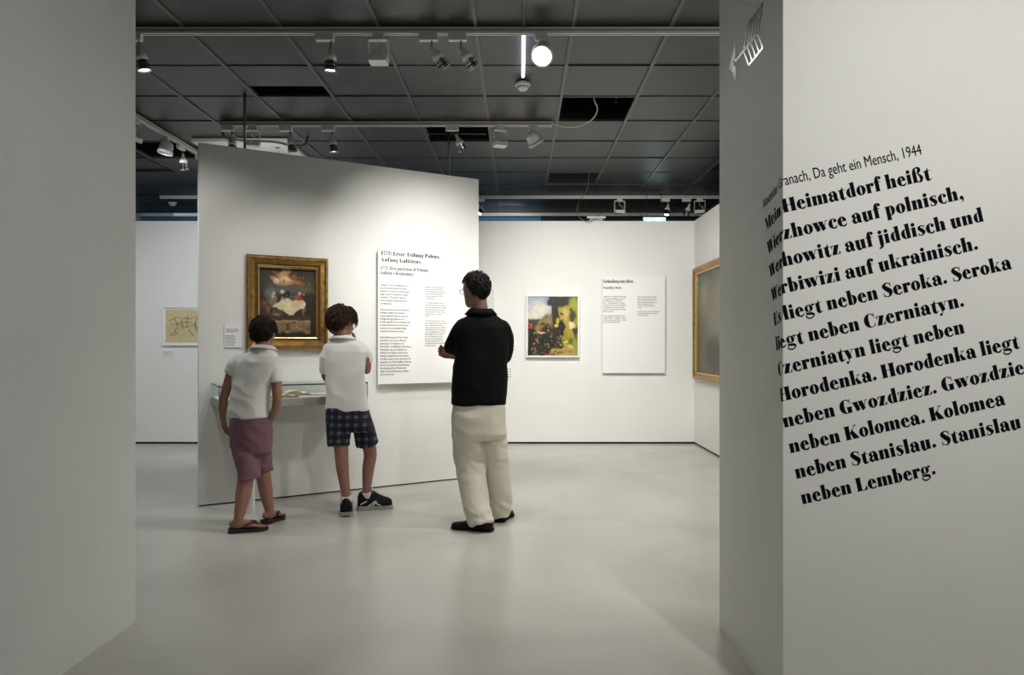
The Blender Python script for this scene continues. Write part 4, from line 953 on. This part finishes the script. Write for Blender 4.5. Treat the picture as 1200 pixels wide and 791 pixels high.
def hand(bm, wrist, d, palm_n, s=1.0, curl=.4, thumb=1, spread=.12, curls=None):
    """wrist point, direction of the fingers, normal of the palm side; five separate fingers"""
    d = Vector(d).normalized(); nrm = Vector(palm_n); nrm = (nrm-d*nrm.dot(d)).normalized(); side = d.cross(nrm).normalized()*thumb
    W0 = Vector(wrist); kn = W0+d*.085*s
    b = [W0-d*.02*s, W0+d*.02*s, W0+d*.055*s, W0+d*.088*s]
    tube(bm, b, [(.024*s, .019*s), (.031*s, .019*s), (.040*s, .017*s), (.038*s, .013*s)], 14, ref=nrm)
    ball(bm, W0, .023*s)
    for i, (off, L, r) in enumerate(((.030, .070, .0088), (.010, .080, .0092), (-.010, .074, .0088), (-.029, .058, .0078))):
        c = curls[i] if curls else curl
        p = kn+side*off*s-d*.012*s; a = 0; pts = [p]; dd = (d+side*off*spread*10*.3).normalized()
        for seg, f in enumerate((.45, .32, .25)):
            a += c*(.7, 1.1, .8)[seg]
            v = dd*math.cos(a)+nrm*math.sin(a); p = p+v*L*f*s*(1.2 if seg == 0 else 1); pts.append(p)
        tube(bm, pts, [r*s*1.05, r*s, r*s*.92, r*s*.75], 9); ball(bm, pts[-1], r*s*.78, sub=1); ball(bm, pts[1], r*s*1.03, sub=1); ball(bm, pts[2], r*s*.97, sub=1)
    p = W0+d*.022*s+side*.026*s; v = (d*.62+side*.68+nrm*.35).normalized(); v2 = (d*.85+side*.25+nrm*.45).normalized()
    pts = [p, p+v*.034*s, p+v*.034*s+v2*.03*s, p+v*.034*s+v2*.052*s]
    tube(bm, pts, [.013*s, .0115*s, .010*s, .008*s], 9); ball(bm, pts[-1], .0082*s, sub=1); ball(bm, pts[1], .0118*s, sub=1)
def foot(bm, heel, toe, s=1.0, toes=True):
    heel, toe = Vector(heel), Vector(toe); d = (toe-heel); L = d.length; d.normalize(); side = d.cross(Vector((0, 0, 1))).normalized()
    prof = [(0, .020, .022, .024), (.06, .030, .031, .034), (.20, .031, .036, .042), (.38, .030, .032, .038), (.58, .038, .024, .028), (.74, .042, .018, .020), (.84, .038, .013, .014)]
    tube(bm, [heel+d*L*t+Vector((0, 0, hz*s)) for t, rw, rh, hz in prof], [(rw*s, rh*s) for t, rw, rh, hz in prof], 14, ref=(0, 0, 1))
    for i, (o_, l_, r_) in enumerate(((.027, .20, .012), (.010, .19, .0085), (-.004, .17, .008), (-.017, .145, .0075), (-.029, .11, .007))):
        a = heel+d*L*.80+side*o_*s+Vector((0, 0, .012*s)); c = a+d*(l_*L)
        tube(bm, [a, (a+c)/2+Vector((0, 0, .002)), c], [r_*s, r_*s, r_*s*.85], 8); ball(bm, c, r_*s*.88, sub=1)
def cloth_disp(amp, sx=9, sz=5, seed=0, zfold=None):
    def f(p, n):
        a = noise.noise(Vector((p.x*sx+seed, p.y*sx, p.z*sz)))
        b = 1-abs(noise.noise(Vector((p.x*sx*.9+p.z*6+seed*3, p.y*sx*.9, p.z*sz*1.4-p.x*4))))*2
        v = amp*(a*.9+b*.5)
        if zfold:
            for z0, wd, am in zfold: v += am*math.exp(-((p.z-z0)/wd)**2)*noise.noise(Vector((p.x*14, p.y*14, p.z*24+p.x*10+seed)))
        return v
    return f
def shoe(root, name, heel, toe, s, m, ht=.075, w_=.045, sole=None, laces=None):
    heel, toe = Vector(heel), Vector(toe); d = toe-heel; L = d.length; d.normalize()
    b = bmesh.new()
    prof = [(0, .6, .55), (.04, .82, .80), (.15, .92, .92), (.32, .86, 1.0), (.48, .90, .86), (.62, 1.0, .66), (.78, 1.02, .50), (.90, .84, .42), (.97, .55, .33), (1.0, .25, .2)]
    n = 18; rings = []; side = d.cross(Vector((0, 0, 1))).normalized(); base = .018 if sole else .008
    for t, rw, rh in prof:
        ring = []
        for i in range(n):
            a = 2*PI*i/n; c, q_ = math.cos(a), math.sin(a); z = (q_ if q_ > 0 else q_*.12)*ht*rh
            ww = w_*rw*(1-.18*max(0, q_)); ring.append(b.verts.new(heel+d*L*t+side*math.copysign(abs(c)**.75, c)*ww+Vector((0, 0, base+.012+z))))
        rings.append(ring)
    for u, v in zip(rings, rings[1:]):
        for i in range(n):
            j = (i+1) % n; b.faces.new((u[i], u[j], v[j], v[i]))
    b.faces.new(rings[0]); b.faces.new(rings[-1])
    sh = obj(name, b, m, root, True, world=True)
    b = bmesh.new(); lo = []; hi = []; pr2 = [(-.02, .5), (0, .75), (.05, .92), (.15, 1.0), (.35, .90), (.5, .92), (.65, 1.06), (.8, 1.06), (.92, .85), (.99, .5), (1.02, .2)]
    top_h = .030 if sole else .014
    outline = [(t, r_) for t, r_ in pr2]+[(t, -r_) for t, r_ in reversed(pr2)]
    for t, r_ in outline:
        p = heel+d*L*t+side*r_*w_*1.02; lo.append(b.verts.new(p+Vector((0, 0, .0015)))); hi.append(b.verts.new(p+Vector((0, 0, top_h+(.006*(1-t) if sole else 0)))))
    for i in range(len(lo)):
        j = (i+1) % len(lo); b.faces.new((lo[i], lo[j], hi[j], hi[i]))
    b.faces.new(lo); b.faces.new(hi); obj('sole', b, sole or m, sh, world=True)
    return sh, d, side, L
M_WSHIRT = mat('white_pique', (.76, .75, .71), .8, var=.02, scale=6, bump=.3, bscale=500)
M_WCOLLAR = mat('white_collar', (.78, .77, .73), .8, bump=.2, bscale=400)
M_BSHIRT = mat('black_pique', (.005, .005, .0055), .75, bump=.3, bscale=500)
M_BSHIRT.node_tree.nodes['Principled BSDF'].inputs['Specular IOR Level'].default_value = .1
M_CHINO = mat('cream_linen', (.66, .62, .52), .85, var=.03, scale=5, bump=.3, bscale=350)
M_MAUVE = mat('mauve_cotton', (.19, .095, .12), .85, var=.08, scale=8, bump=.3, bscale=350)
M_SHOE = mat('black_shoe', (.006, .006, .007), .6, spec=.2); M_RUBBER = mat('black_rubber', (.012, .011, .012), .6)
M_SOCK = mat('white_sock', (.62, .61, .58), .85); M_MID = mat('midsole', (.34, .33, .31), .5); M_SILV = mat('silver_trim', (.55, .55, .54), .4, .1)
def plaid():
    m = bpy.data.materials.new('plaid_cotton'); m.use_nodes = True; nt = m.node_tree; b = nt.nodes['Principled BSDF']; b.inputs['Roughness'].default_value = .85
    tc = nt.nodes.new('ShaderNodeTexCoord'); sp = nt.nodes.new('ShaderNodeSeparateXYZ'); nt.links.new(tc.outputs['Object'], sp.inputs[0])
    def mth(op, a, b_=None):
        n = nt.nodes.new('ShaderNodeMath'); n.operation = op
        for i, v in enumerate((a, b_)):
            if v is None: continue
            if isinstance(v, (int, float)): n.inputs[i].default_value = v
            else: nt.links.new(v, n.inputs[i])
        return n.outputs[0]
    def stripes(src, per, wd, ph=0.): return mth('LESS_THAN', mth('FRACT', mth('ADD', mth('DIVIDE', src, per), ph+50)), wd)
    xx = mth('ADD', sp.outputs['X'], mth('MULTIPLY', sp.outputs['Z'], -.04))
    a = stripes(xx, .060, .38); c = stripes(sp.outputs['Z'], .060, .38); a2 = stripes(xx, .060, .12, .35); c2 = stripes(sp.outputs['Z'], .060, .10, .35)
    tot = mth('ADD', mth('ADD', a, c), mth('MULTIPLY', mth('ADD', a2, c2), -.3))
    r = nt.nodes.new('ShaderNodeValToRGB'); e_ = r.color_ramp.elements; e_[0].position = 0; e_[0].color = (.005, .006, .012, 1); e_[1].position = 1; e_[1].color = (.10, .10, .15, 1)
    x_ = e_.new(.5); x_.color = (.018, .02, .042, 1)
    nt.links.new(mth('MULTIPLY', tot, .5), r.inputs[0]); nt.links.new(r.outputs[0], b.inputs['Base Color']); return m
M_PLAID = plaid()
def collar(root, c, rx, ry, h, m, yaw=0, tilt=0, flare=.2):
    b = bmesh.new(); n = 28; lo, hi, hi2, lo2 = [], [], [], []
    for i in range(n):
        a = 2*PI*i/n
        for L, k, z in ((lo, 1+flare, -.3*h), (hi, .96, h), (hi2, .90, h-.002), (lo2, .92, -.3*h)):
            L.append(b.verts.new((rx*k*math.cos(a), ry*k*math.sin(a), z-(.012 if math.sin(a) > .6 else 0))))
    for u, v in ((lo, hi), (hi, hi2), (hi2, lo2), (lo2, lo)):
        for i in range(n):
            j = (i+1) % n; b.faces.new((u[i], u[j], v[j], v[i]))
    bmesh.ops.transform(b, matrix=Matrix.Translation(c) @ Matrix.Rotation(yaw, 4, 'Z') @ Matrix.Rotation(tilt, 4, 'X'), verts=b.verts)
    return obj('collar', b, m, root, True, world=True)
def person(base, lab):
    return tag(empty('person', base), lab, 'person')
def rows(spec, Y, dep, yaw=0):
    """spec rows (py, xl, xr[, depth]) in photo pixels at depth Y -> stack rows in metres"""
    out = []
    for r_ in spec:
        a, b_ = P(r_[1], r_[0], Y), P(r_[2], r_[0], Y); d_ = r_[3] if len(r_) > 3 else dep
        out.append(((a.x+b_.x)/2, Y+(r_[4] if len(r_) > 4 else 0), a.z, (b_.x-a.x)/2, d_, yaw))
    return list(reversed(out))

# ---- man in black, arms folded
def man():
    Y = 4.85; root = person(P(565, 614, Y)*1, 'tall man in a black polo shirt and cream trousers reading the text board'); root.location.z = 0
    Hm = .235; hc = P(557.5, 340, 4.86); HM = head_matrix(hc, R(48), R(-4), Hm)
    sl, sr = P(543, 386, 4.86), P(588, 386, 4.86)
    bm = bmesh.new(); add_head(bm, HM)
    limb(bm, [P(559.5, 347, 4.87), P(561.5, 360, 4.86), P(563, 372, 4.87)], [.062, .060, .070])
    stack(bm, rows([(368, 556, 572, .05), (376, 545, 586, .075), (388, 541, 590, .09), (420, 541, 588, .10), (470, 539, 586, .10), (492, 540, 588, .10)], Y+.01, .1), 24)
    # arms
    el, er = P(529.5, 411, 4.92), P(591, 419, 5.00)
    wl, wr = P(566, 411, 5.10), P(535, 414, 5.09)
    limb(bm, [sl, (sl+el)/2+Vector((-.006, 0, 0)), el], [.055, .047, .042]); limb(bm, [el, P(548, 414, 5.02), wl], [.043, .040, .028])
    limb(bm, [sr, (sr+er)/2, er], [.055, .047, .042]); limb(bm, [er, P(566, 419, 5.10), wr], [.043, .038, .028])
    hand(bm, P(531.5, 416.5, 5.03), (-.80, -.42, .28), (.35, -.92, .1), 1.05, .5, 1)
    hand(bm, wl, (.9, -.1, .1), (0, -1, .1), 1.0, .5, -1)
    ell = P(526, 414, 4.93)
    # legs to the feet, inside the trousers
    limb(bm, [P(549, 495, 4.86), P(553, 550, 4.84), P(564, 605, 4.72)], [.08, .055, .036]); limb(bm, [P(576, 495, 4.88), P(583, 550, 4.92), P(587, 600, 4.97)], [.08, .055, .036])
    obj('body', remesh(bm, .0055, 2), M_SKIN, root, True, world=True)
    face_parts(root, HM); hair(root, HM, M_HAIR3, .08, .035, -.30, 5, 260, .24, .10)
    # shirt
    bm = bmesh.new()
    stack(bm, rows([(366.5, 553, 574, .065), (370, 548, 581, .085), (376, 539, 590, .10), (384, 534, 596, .115), (396, 533, 597.5, .125), (412, 534, 595, .13), (430, 530.5, 594.5, .135), (450, 529.5, 594, .14), (474, 529.5, 592, .14)], Y+.01, .1, R(6)), 32, 2.5)
    limb(bm, [P(545, 383, 4.85), P(537, 391, 4.86), P(529.5, 407, 4.90)], [.068, .060, .056]); limb(bm, [P(529.5, 407, 4.90), P(541, 411, 5.02)], [.054, .052])
    limb(bm, [P(587, 386, 4.86), P(591, 400, 4.90), P(589.5, 417, 4.98)], [.072, .070, .062]); limb(bm, [P(590, 416, 4.97), P(570, 417, 5.08)], [.055, .052])
    me = remesh(bm, .008, 5); displace(me, cloth_disp(.0075, 7, 5, 3)); obj('polo_shirt', me, M_BSHIRT, root, True, world=True)
    collar(root, P(563.5, 367, 4.87), .082, .082, .034, M_BSHIRT, R(10), R(4), .45)
    # trousers
    bm = bmesh.new()
    stack(bm, rows([(466, 532, 589, .125), (476, 531, 592, .135), (492, 530.5, 593.5, .145), (508, 531, 594, .14), (514, 534, 591, .12)], Y+.01, .13, R(4)), 30, 2.5)
    def leg(spec):
        q = [(P((a+b_)/2, y_, Yy), (P(b_, y_, Yy).x-P(a, y_, Yy).x)/2) for y_, a, b_, Yy in spec]
        pts, ww = smoothpts([c for c, _ in q], [r_ for _, r_ in q], 3)
        tube(bm, pts, [(r_, min(r_*1.08, .115)) for r_ in ww], 22, ref=(0, 1, 0))
    leg([(500, 531, 565, 4.87), (530, 532.5, 567, 4.86), (560, 536.5, 569, 4.83), (585, 541, 572, 4.78), (600, 545, 575, 4.74), (608, 549, 577, 4.72), (614, 550, 578.5, 4.71)])
    leg([(500, 561, 593.5, 4.89), (530, 564, 594, 4.92), (560, 569, 597, 4.95), (580, 572.5, 600, 4.97), (592, 574, 600, 4.97), (600, 575.5, 598, 4.97), (607, 577.5, 597, 4.96)])
    me = remesh(bm, .008, 5); displace(me, cloth_disp(.012, 5, 2.2, 9, [(.10, .09, .018), (.50, .12, .010)])); obj('trousers', me, M_CHINO, root, True, world=True)
    h = P(577, 622, 4.70); t_ = P(529.5, 620, 4.78); h.z = t_.z = 0
    sh, d, side, L = shoe(root, 'shoe', h, t_, 1, M_SHOE, .062, .047)
    bm = bmesh.new(); c = h+d*L*.60+Vector((0, 0, .055)); tube(bm, smoothpts([c-side*.035-Vector((0, 0, .012)), c, c+side*.035-Vector((0, 0, .012))]), .006, 6); obj('strap', bm, M_RUBBER, sh, world=True)
    h = P(583, 600, 4.93); t_ = P(598, 600, 5.17); h.z = t_.z = 0
    sh, d, side, L = shoe(root, 'shoe', h, t_, 1, M_SHOE, .062, .047)
    # glasses
    g = empty('glasses'); g.parent = root
    for sx in (-1, 1):
        b = bmesh.new(); pts = [Vector((sx*.14+.10*math.cos(a), .455, -.015+.068*math.sin(a))) for a in [2*PI*i/18 for i in range(19)]]; tube(b, [HM @ p for p in pts], .0016, 6, cap=False); obj('rim', b, M_STEEL, g, world=True)
        b = bmesh.new(); tube(b, [HM @ Vector(p) for p in ((sx*.24, .45, .01), (sx*.34, .35, .015), (sx*.345, .05, .015), (sx*.345, -.07, -.02))], .0018, 6); obj('temple', b, M_STEEL, g, world=True)
        b = bmesh.new(); ball(b, (sx*.14, .455, -.015), (.098, .008, .066)); bmesh.ops.transform(b, matrix=HM, verts=b.verts); obj('lens', b, M_GLASS, g, True, world=True)
    b = bmesh.new(); tube(b, [HM @ Vector(p) for p in ((-.045, .455, .0), (0, .47, .012), (.045, .455, .0))], .0016, 6); obj('bridge', b, M_STEEL, g, world=True)
man()

# ---- boy walking, mauve shorts
def boy_walk():
    Y = 4.80; root = person(P(293, 620, Y), 'boy in a white polo shirt, mauve shorts and black flip flops walking to the case'); root.location.z = 0
    H = .222; hc = P(308.5, 391.5, 4.84); HM = head_matrix(hc, R(-8), R(-14), H)
    bm = bmesh.new(); add_head(bm, HM)
    limb(bm, [P(308, 396, 4.83), P(307.5, 405, 4.81), P(306, 415, 4.81)], [.050, .048, .055])
    stack(bm, rows([(413, 298, 316, .04), (420, 288, 322, .06), (432, 280, 320, .07), (460, 276, 312, .075), (490, 275, 313, .08), (515, 275, 313, .08)], Y, .08), 24)
    sl, sr = P(276, 425, 4.79), P(321, 428, 4.81)
    el, wl = P(262.5, 465, 4.78), P(261, 488, 4.84)
    limb(bm, [sl, P(269, 445, 4.78), el], [.042, .036, .030]); limb(bm, [el, P(261, 476, 4.80), wl], [.031, .029, .021])
    hand(bm, wl, (.12, .1, -1), (1, .2, 0), 1.0, .38, 1)
    er, wr = P(325, 468, 4.76), P(317, 491, 4.80)
    limb(bm, [sr, P(324, 448, 4.78), er], [.043, .037, .031]); limb(bm, [er, P(322.5, 480, 4.77), wr], [.032, .029, .022])
    hand(bm, wr, (-.35, .2, -.9), (-.9, .3, .2), .95, .4, -1)
    # legs
    limb(bm, [P(286, 515, 4.78), P(288, 556, 4.74), P(285, 580, 4.70), P(279.5, 608, 4.655)], [.075, .054, .051, .030])
    limb(bm, [P(303, 515, 4.82), P(308, 552, 4.87), P(311.5, 575, 4.90), P(316, 600, 4.91)], [.073, .052, .048, .029])
    f1h, f1t = P(270, 622, 4.66), P(311, 622, 4.735); f1h.z = f1t.z = .020
    f2h, f2t = P(310, 612, 4.88), P(330, 608, 5.05); f2h.z = .024; f2t.z = .022
    foot(bm, f1h, f1t, .95); foot(bm, f2h, f2t, .95)
    limb(bm, [P(279.5, 606, 4.655), f1h+Vector((.045, .01, .035))], [.030, .034]); limb(bm, [P(316, 598, 4.91), f2h+Vector((.025, .03, .035))], [.029, .033])
    obj('body', remesh(bm, .0055, 2), M_SKIN1, root, True, world=True)
    face_parts(root, HM); hair(root, HM, M_HAIR1, .12, .014, -.46, 11, 260, .12, .12, 1.03)
    bm = bmesh.new()
    stack(bm, rows([(408.5, 298, 321, .055), (412, 292, 324, .068), (417, 283, 327, .08), (424, 274, 327.5, .092), (436, 273, 325, .10), (450, 273, 318, .105), (466, 271.5, 315.5, .11), (480, 270, 316.5, .115), (488.5, 269.5, 317, .115)], Y, .1, R(-8)), 30, 2.4)
    tube(bm, [P(286, 420, 4.79), P(280, 424, 4.79), P(274.5, 429, 4.785), P(269.5, 438, 4.78)], [.042, .050, .050, .040], 20); tube(bm, [P(311, 420, 4.80), P(318, 425, 4.80), P(322, 434, 4.79), P(323.2, 448, 4.78)], [.044, .050, .051, .049], 20)
    me = remesh(bm, .0065, 2); displace(me, cloth_disp(.011, 7, 4, 21)); sh = obj('polo_shirt', me, M_WSHIRT, root, True, world=True)
    collar(root, P(308.5, 409, 4.82), .070, .068, .024, M_WCOLLAR, R(-8), R(-8), .5)
    bm = bmesh.new()
    stack(bm, rows([(480, 273, 313, .10), (490, 271, 316.5, .112), (505, 270.5, 317.5, .118), (522, 272, 317, .115), (530, 275, 316, .10)], Y, .1), 28, 2.4)
    def leg(spec):
        q = [(P((a+b_)/2, y_, Yy), (P(b_, y_, Yy).x-P(a, y_, Yy).x)/2) for y_, a, b_, Yy in spec]
        pts, ww = smoothpts([c for c, _ in q], [r_ for _, r_ in q], 3); tube(bm, pts, [(r_, r_*1.05) for r_ in ww], 22, ref=(0, 1, 0))
    leg([(508, 270.5, 301, 4.79), (530, 273.5, 303, 4.77), (550, 279, 304.5, 4.74), (562, 281, 304.5, 4.73)])
    leg([(508, 293, 317.5, 4.82), (530, 294, 317, 4.85), (545, 296, 318, 4.87), (552.5, 297, 319, 4.88)])
    me = remesh(bm, .0065, 2); displace(me, cloth_disp(.010, 9, 5, 33, [(.34, .08, .014)])); obj('shorts', me, M_MAUVE, root, True, world=True)
    for h, t_ in ((f1h, f1t), (f2h, f2t)):
        d = (t_-h).normalized(); L = (t_-h).length; side = d.cross(Vector((0, 0, 1))).normalized(); b = bmesh.new(); lo, hi = [], []
        pr = [(-.06, .5), (-.03, .8), (.05, .95), (.2, .98), (.4, .88), (.6, .98), (.8, 1.12), (.95, 1.0), (1.04, .7), (1.09, .3)]
        for t, r_ in pr+[(t, -r_) for t, r_ in reversed(pr)]:
            p = h+d*L*t+side*r_*.041; zz = .0015 if h is f1h else .003
            lo.append(b.verts.new((p.x, p.y, zz))); hi.append(b.verts.new((p.x, p.y, zz+.022+(.008 if t < 0 else 0))))
        for i in range(len(lo)):
            j = (i+1) % len(lo); b.faces.new((lo[i], lo[j], hi[j], hi[i]))
        b.faces.new(lo); b.faces.new(hi); fl = obj('flip_flop', b, M_RUBBER, root, world=True)
        top = h+d*L*.80+Vector((0, 0, .028))+side*.012
        for sd in (-1, 1):
            b = bmesh.new(); tube(b, smoothpts([top, h+d*L*.66+side*sd*.022+Vector((0, 0, .045)), h+d*L*.48+side*sd*.043+Vector((0, 0, .038)), h+d*L*.36+side*sd*.042+Vector((0, 0, .006))]), [(.010, .0045)]*13, 8, ref=(0, 0, 1)); obj('strap', b, M_RUBBER, fl, True, world=True)
boy_walk()

# ---- boy standing, plaid shorts, hand at the chin
def boy_stand():
    Y = 5.25; root = person(P(415, 600, Y), 'boy in white polo shirt and dark plaid shorts, hand at his chin'); root.location.z = 0
    H = .225; hc = P(400, 378.5, 5.26); HM = head_matrix(hc, R(-44), R(-12), H, R(4))
    bm = bmesh.new(); add_head(bm, HM)
    limb(bm, [P(399, 384, 5.25), P(400.5, 394, 5.24), P(402, 402, 5.25)], [.058, .056, .060])
    stack(bm, rows([(401, 394, 411, .04), (408, 388, 420, .06), (420, 385, 424, .07), (450, 387, 423, .075), (480, 388, 426, .08), (500, 389, 426, .08)], Y, .08), 24)
    sl, sr = P(385, 413, 5.25), P(425, 410, 5.26)
    el, wl = P(381.5, 441, 5.28), P(390, 453, 5.37)
    limb(bm, [sl, P(381.5, 428, 5.25), el], [.042, .036, .031]); limb(bm, [el, P(385.5, 447, 5.34), wl], [.031, .028, .021]); hand(bm, wl, (.6, .6, -.1), (0, 0, -1), .86, .35, 1)
    er, wr = P(430, 434, 5.30), P(415.5, 403, 5.38)
    limb(bm, [sr, P(429.5, 421, 5.27), er], [.042, .037, .031]); limb(bm, [er, P(424, 420, 5.36), wr], [.031, .028, .021])
    hand(bm, P(415.5, 402, 5.37), (-.1, -.15, 1), (-.9, -.2, 0), .86, .62, 1)
    limb(bm, [P(398, 498, 5.24), P(399.5, 520, 5.20), P(401.5, 550, 5.17), P(406, 583, 5.14)], [.075, .055, .047, .029])
    limb(bm, [P(421, 498, 5.30), P(433.5, 527, 5.34), P(431.5, 550, 5.33), P(429.5, 576, 5.31)], [.066, .052, .047, .029])
    limb(bm, [P(406, 580, 5.14), P(407, 596, 5.16)], [.03, .030]); limb(bm, [P(429.5, 574, 5.31), P(431.5, 588, 5.335)], [.03, .028])
    obj('body', remesh(bm, .0055, 2), M_SKIN1, root, True, world=True)
    face_parts(root, HM); hair(root, HM, M_HAIR2, .17, .085, -.34, 17, 420, .10, .17, 1.06)
    bm = bmesh.new()
    stack(bm, rows([(397, 395, 414, .055), (400.5, 389, 421, .068), (405, 381, 427.5, .08), (412, 379.5, 430.5, .092), (424, 381, 428.5, .10), (440, 383, 427.5, .105), (458, 383.5, 428.5, .11), (472, 383, 430, .115), (481, 382.5, 431.5, .115)], Y, .1, R(-6)), 30, 2.4)
    tube(bm, [P(393, 404, 5.25), P(387, 409, 5.25), P(383, 419, 5.25), P(381, 437, 5.27)], [.040, .050, .050, .040], 20); tube(bm, [P(414, 402, 5.25), P(421.5, 407, 5.26), P(427.5, 414, 5.27), P(431, 425, 5.29)], [.040, .047, .047, .040], 20)
    me = remesh(bm, .0065, 2); displace(me, cloth_disp(.010, 6, 3.5, 41)); obj('polo_shirt', me, M_WSHIRT, root, True, world=True)
    collar(root, P(402, 398, 5.26), .076, .070, .028, M_WCOLLAR, R(-8), R(-10), .5)
    bm = bmesh.new()
    stack(bm, rows([(474, 385, 428, .10), (480, 383, 431.5, .115), (490, 383, 434, .118), (500, 384, 436.5, .115), (505, 387, 436, .10)], Y, .1), 28, 2.4)
    def leg(spec):
        q = [(P((a+b_)/2, y_, Yy), (P(b_, y_, Yy).x-P(a, y_, Yy).x)/2) for y_, a, b_, Yy in spec]
        pts, ww = smoothpts([c for c, _ in q], [r_ for _, r_ in q], 3); tube(bm, pts, [(r_, r_*1.0) for r_ in ww], 22, ref=(0, 1, 0))
    leg([(490, 383, 413, 5.24), (506, 384, 411, 5.22), (522.5, 384.5, 409.5, 5.20)])
    leg([(490, 408, 434.5, 5.27), (504, 414, 439, 5.31), (520.5, 417.5, 444.5, 5.34)])
    me = remesh(bm, .0065, 2); displace(me, cloth_disp(.009, 9, 4, 53)); obj('shorts', me, M_PLAID, root, True, world=True)
    # socks and running shoes
    h1, t1 = P(405.5, 600, 5.09), P(407, 600, 5.34); h2, t2 = P(419, 595, 5.31), P(459.5, 595, 5.37)
    for h, t_, sock in ((h1, t1, (P(406, 581, 5.14), P(406.5, 594, 5.15))), (h2, t2, (P(429.7, 576, 5.315), P(431, 588, 5.335)))):
        h.z = t_.z = 0
        bm = bmesh.new(); tube(bm, [sock[0], (sock[0]+sock[1])/2, sock[1]], [.036, .036, .032], 16); obj('sock', bm, M_SOCK, root, True, world=True)
        sh, d, side, L = shoe(root, 'running_shoe', h, t_, 1, M_SHOE, .128, .049, M_MID)
        b = bmesh.new(); lo = [h+d*L*t+side*r_*.043 for t, r_ in [(-.03, .6), (.1, 1.), (.4, .9), (.7, 1.05), (.95, .7), (1.03, .2)]]+[h+d*L*t-side*r_*.043 for t, r_ in reversed([(-.03, .6), (.1, 1.), (.4, .9), (.7, 1.05), (.95, .7), (1.03, .2)])]
        vs = [b.verts.new((p.x, p.y, .001)) for p in lo]; vh = [b.verts.new((p.x, p.y, .010)) for p in lo]
        for i in range(len(vs)): j = (i+1) % len(vs); b.faces.new((vs[i], vs[j], vh[j], vh[i]))
        b.faces.new(vs); b.faces.new(vh); obj('outsole', b, M_RUBBER, sh, world=True)
        up = Vector((0, 0, 1))
        for sd in (-1, 1):
            for a_, c_ in (((.30, .034), (.52, .072)), ((.40, .032), (.56, .066)), ((.46, .062), (.66, .034)), ((.08, .05), (.26, .072))):
                p0 = h+d*L*a_[0]+side*sd*.050+up*a_[1]; p1 = h+d*L*c_[0]+side*sd*.045+up*c_[1]; mid = (p0+p1)/2+side*sd*.004
                b = bmesh.new(); tube(b, [p0, mid, p1], [(.006, .005)]*3, 6); obj('side_stripe', b, M_SILV, sh, world=True)
        for k_ in range(4):
            c = h+d*L*(.44+.07*k_)+up*(.138-.019*k_); b = bmesh.new(); tube(b, [c-side*.022-up*.006, c, c+side*.022-up*.006], .0032, 6); obj('lace', b, M_SILV, sh, world=True)
        for sd in (-1, 1):
            c = h+d*L*.43+up*.146; b = bmesh.new(); tube(b, smoothpts([c, c+side*sd*.02+up*.016, c+side*sd*.034+up*.004, c+side*sd*.012]), .0028, 6); obj('lace', b, M_SILV, sh, world=True)
boy_stand()
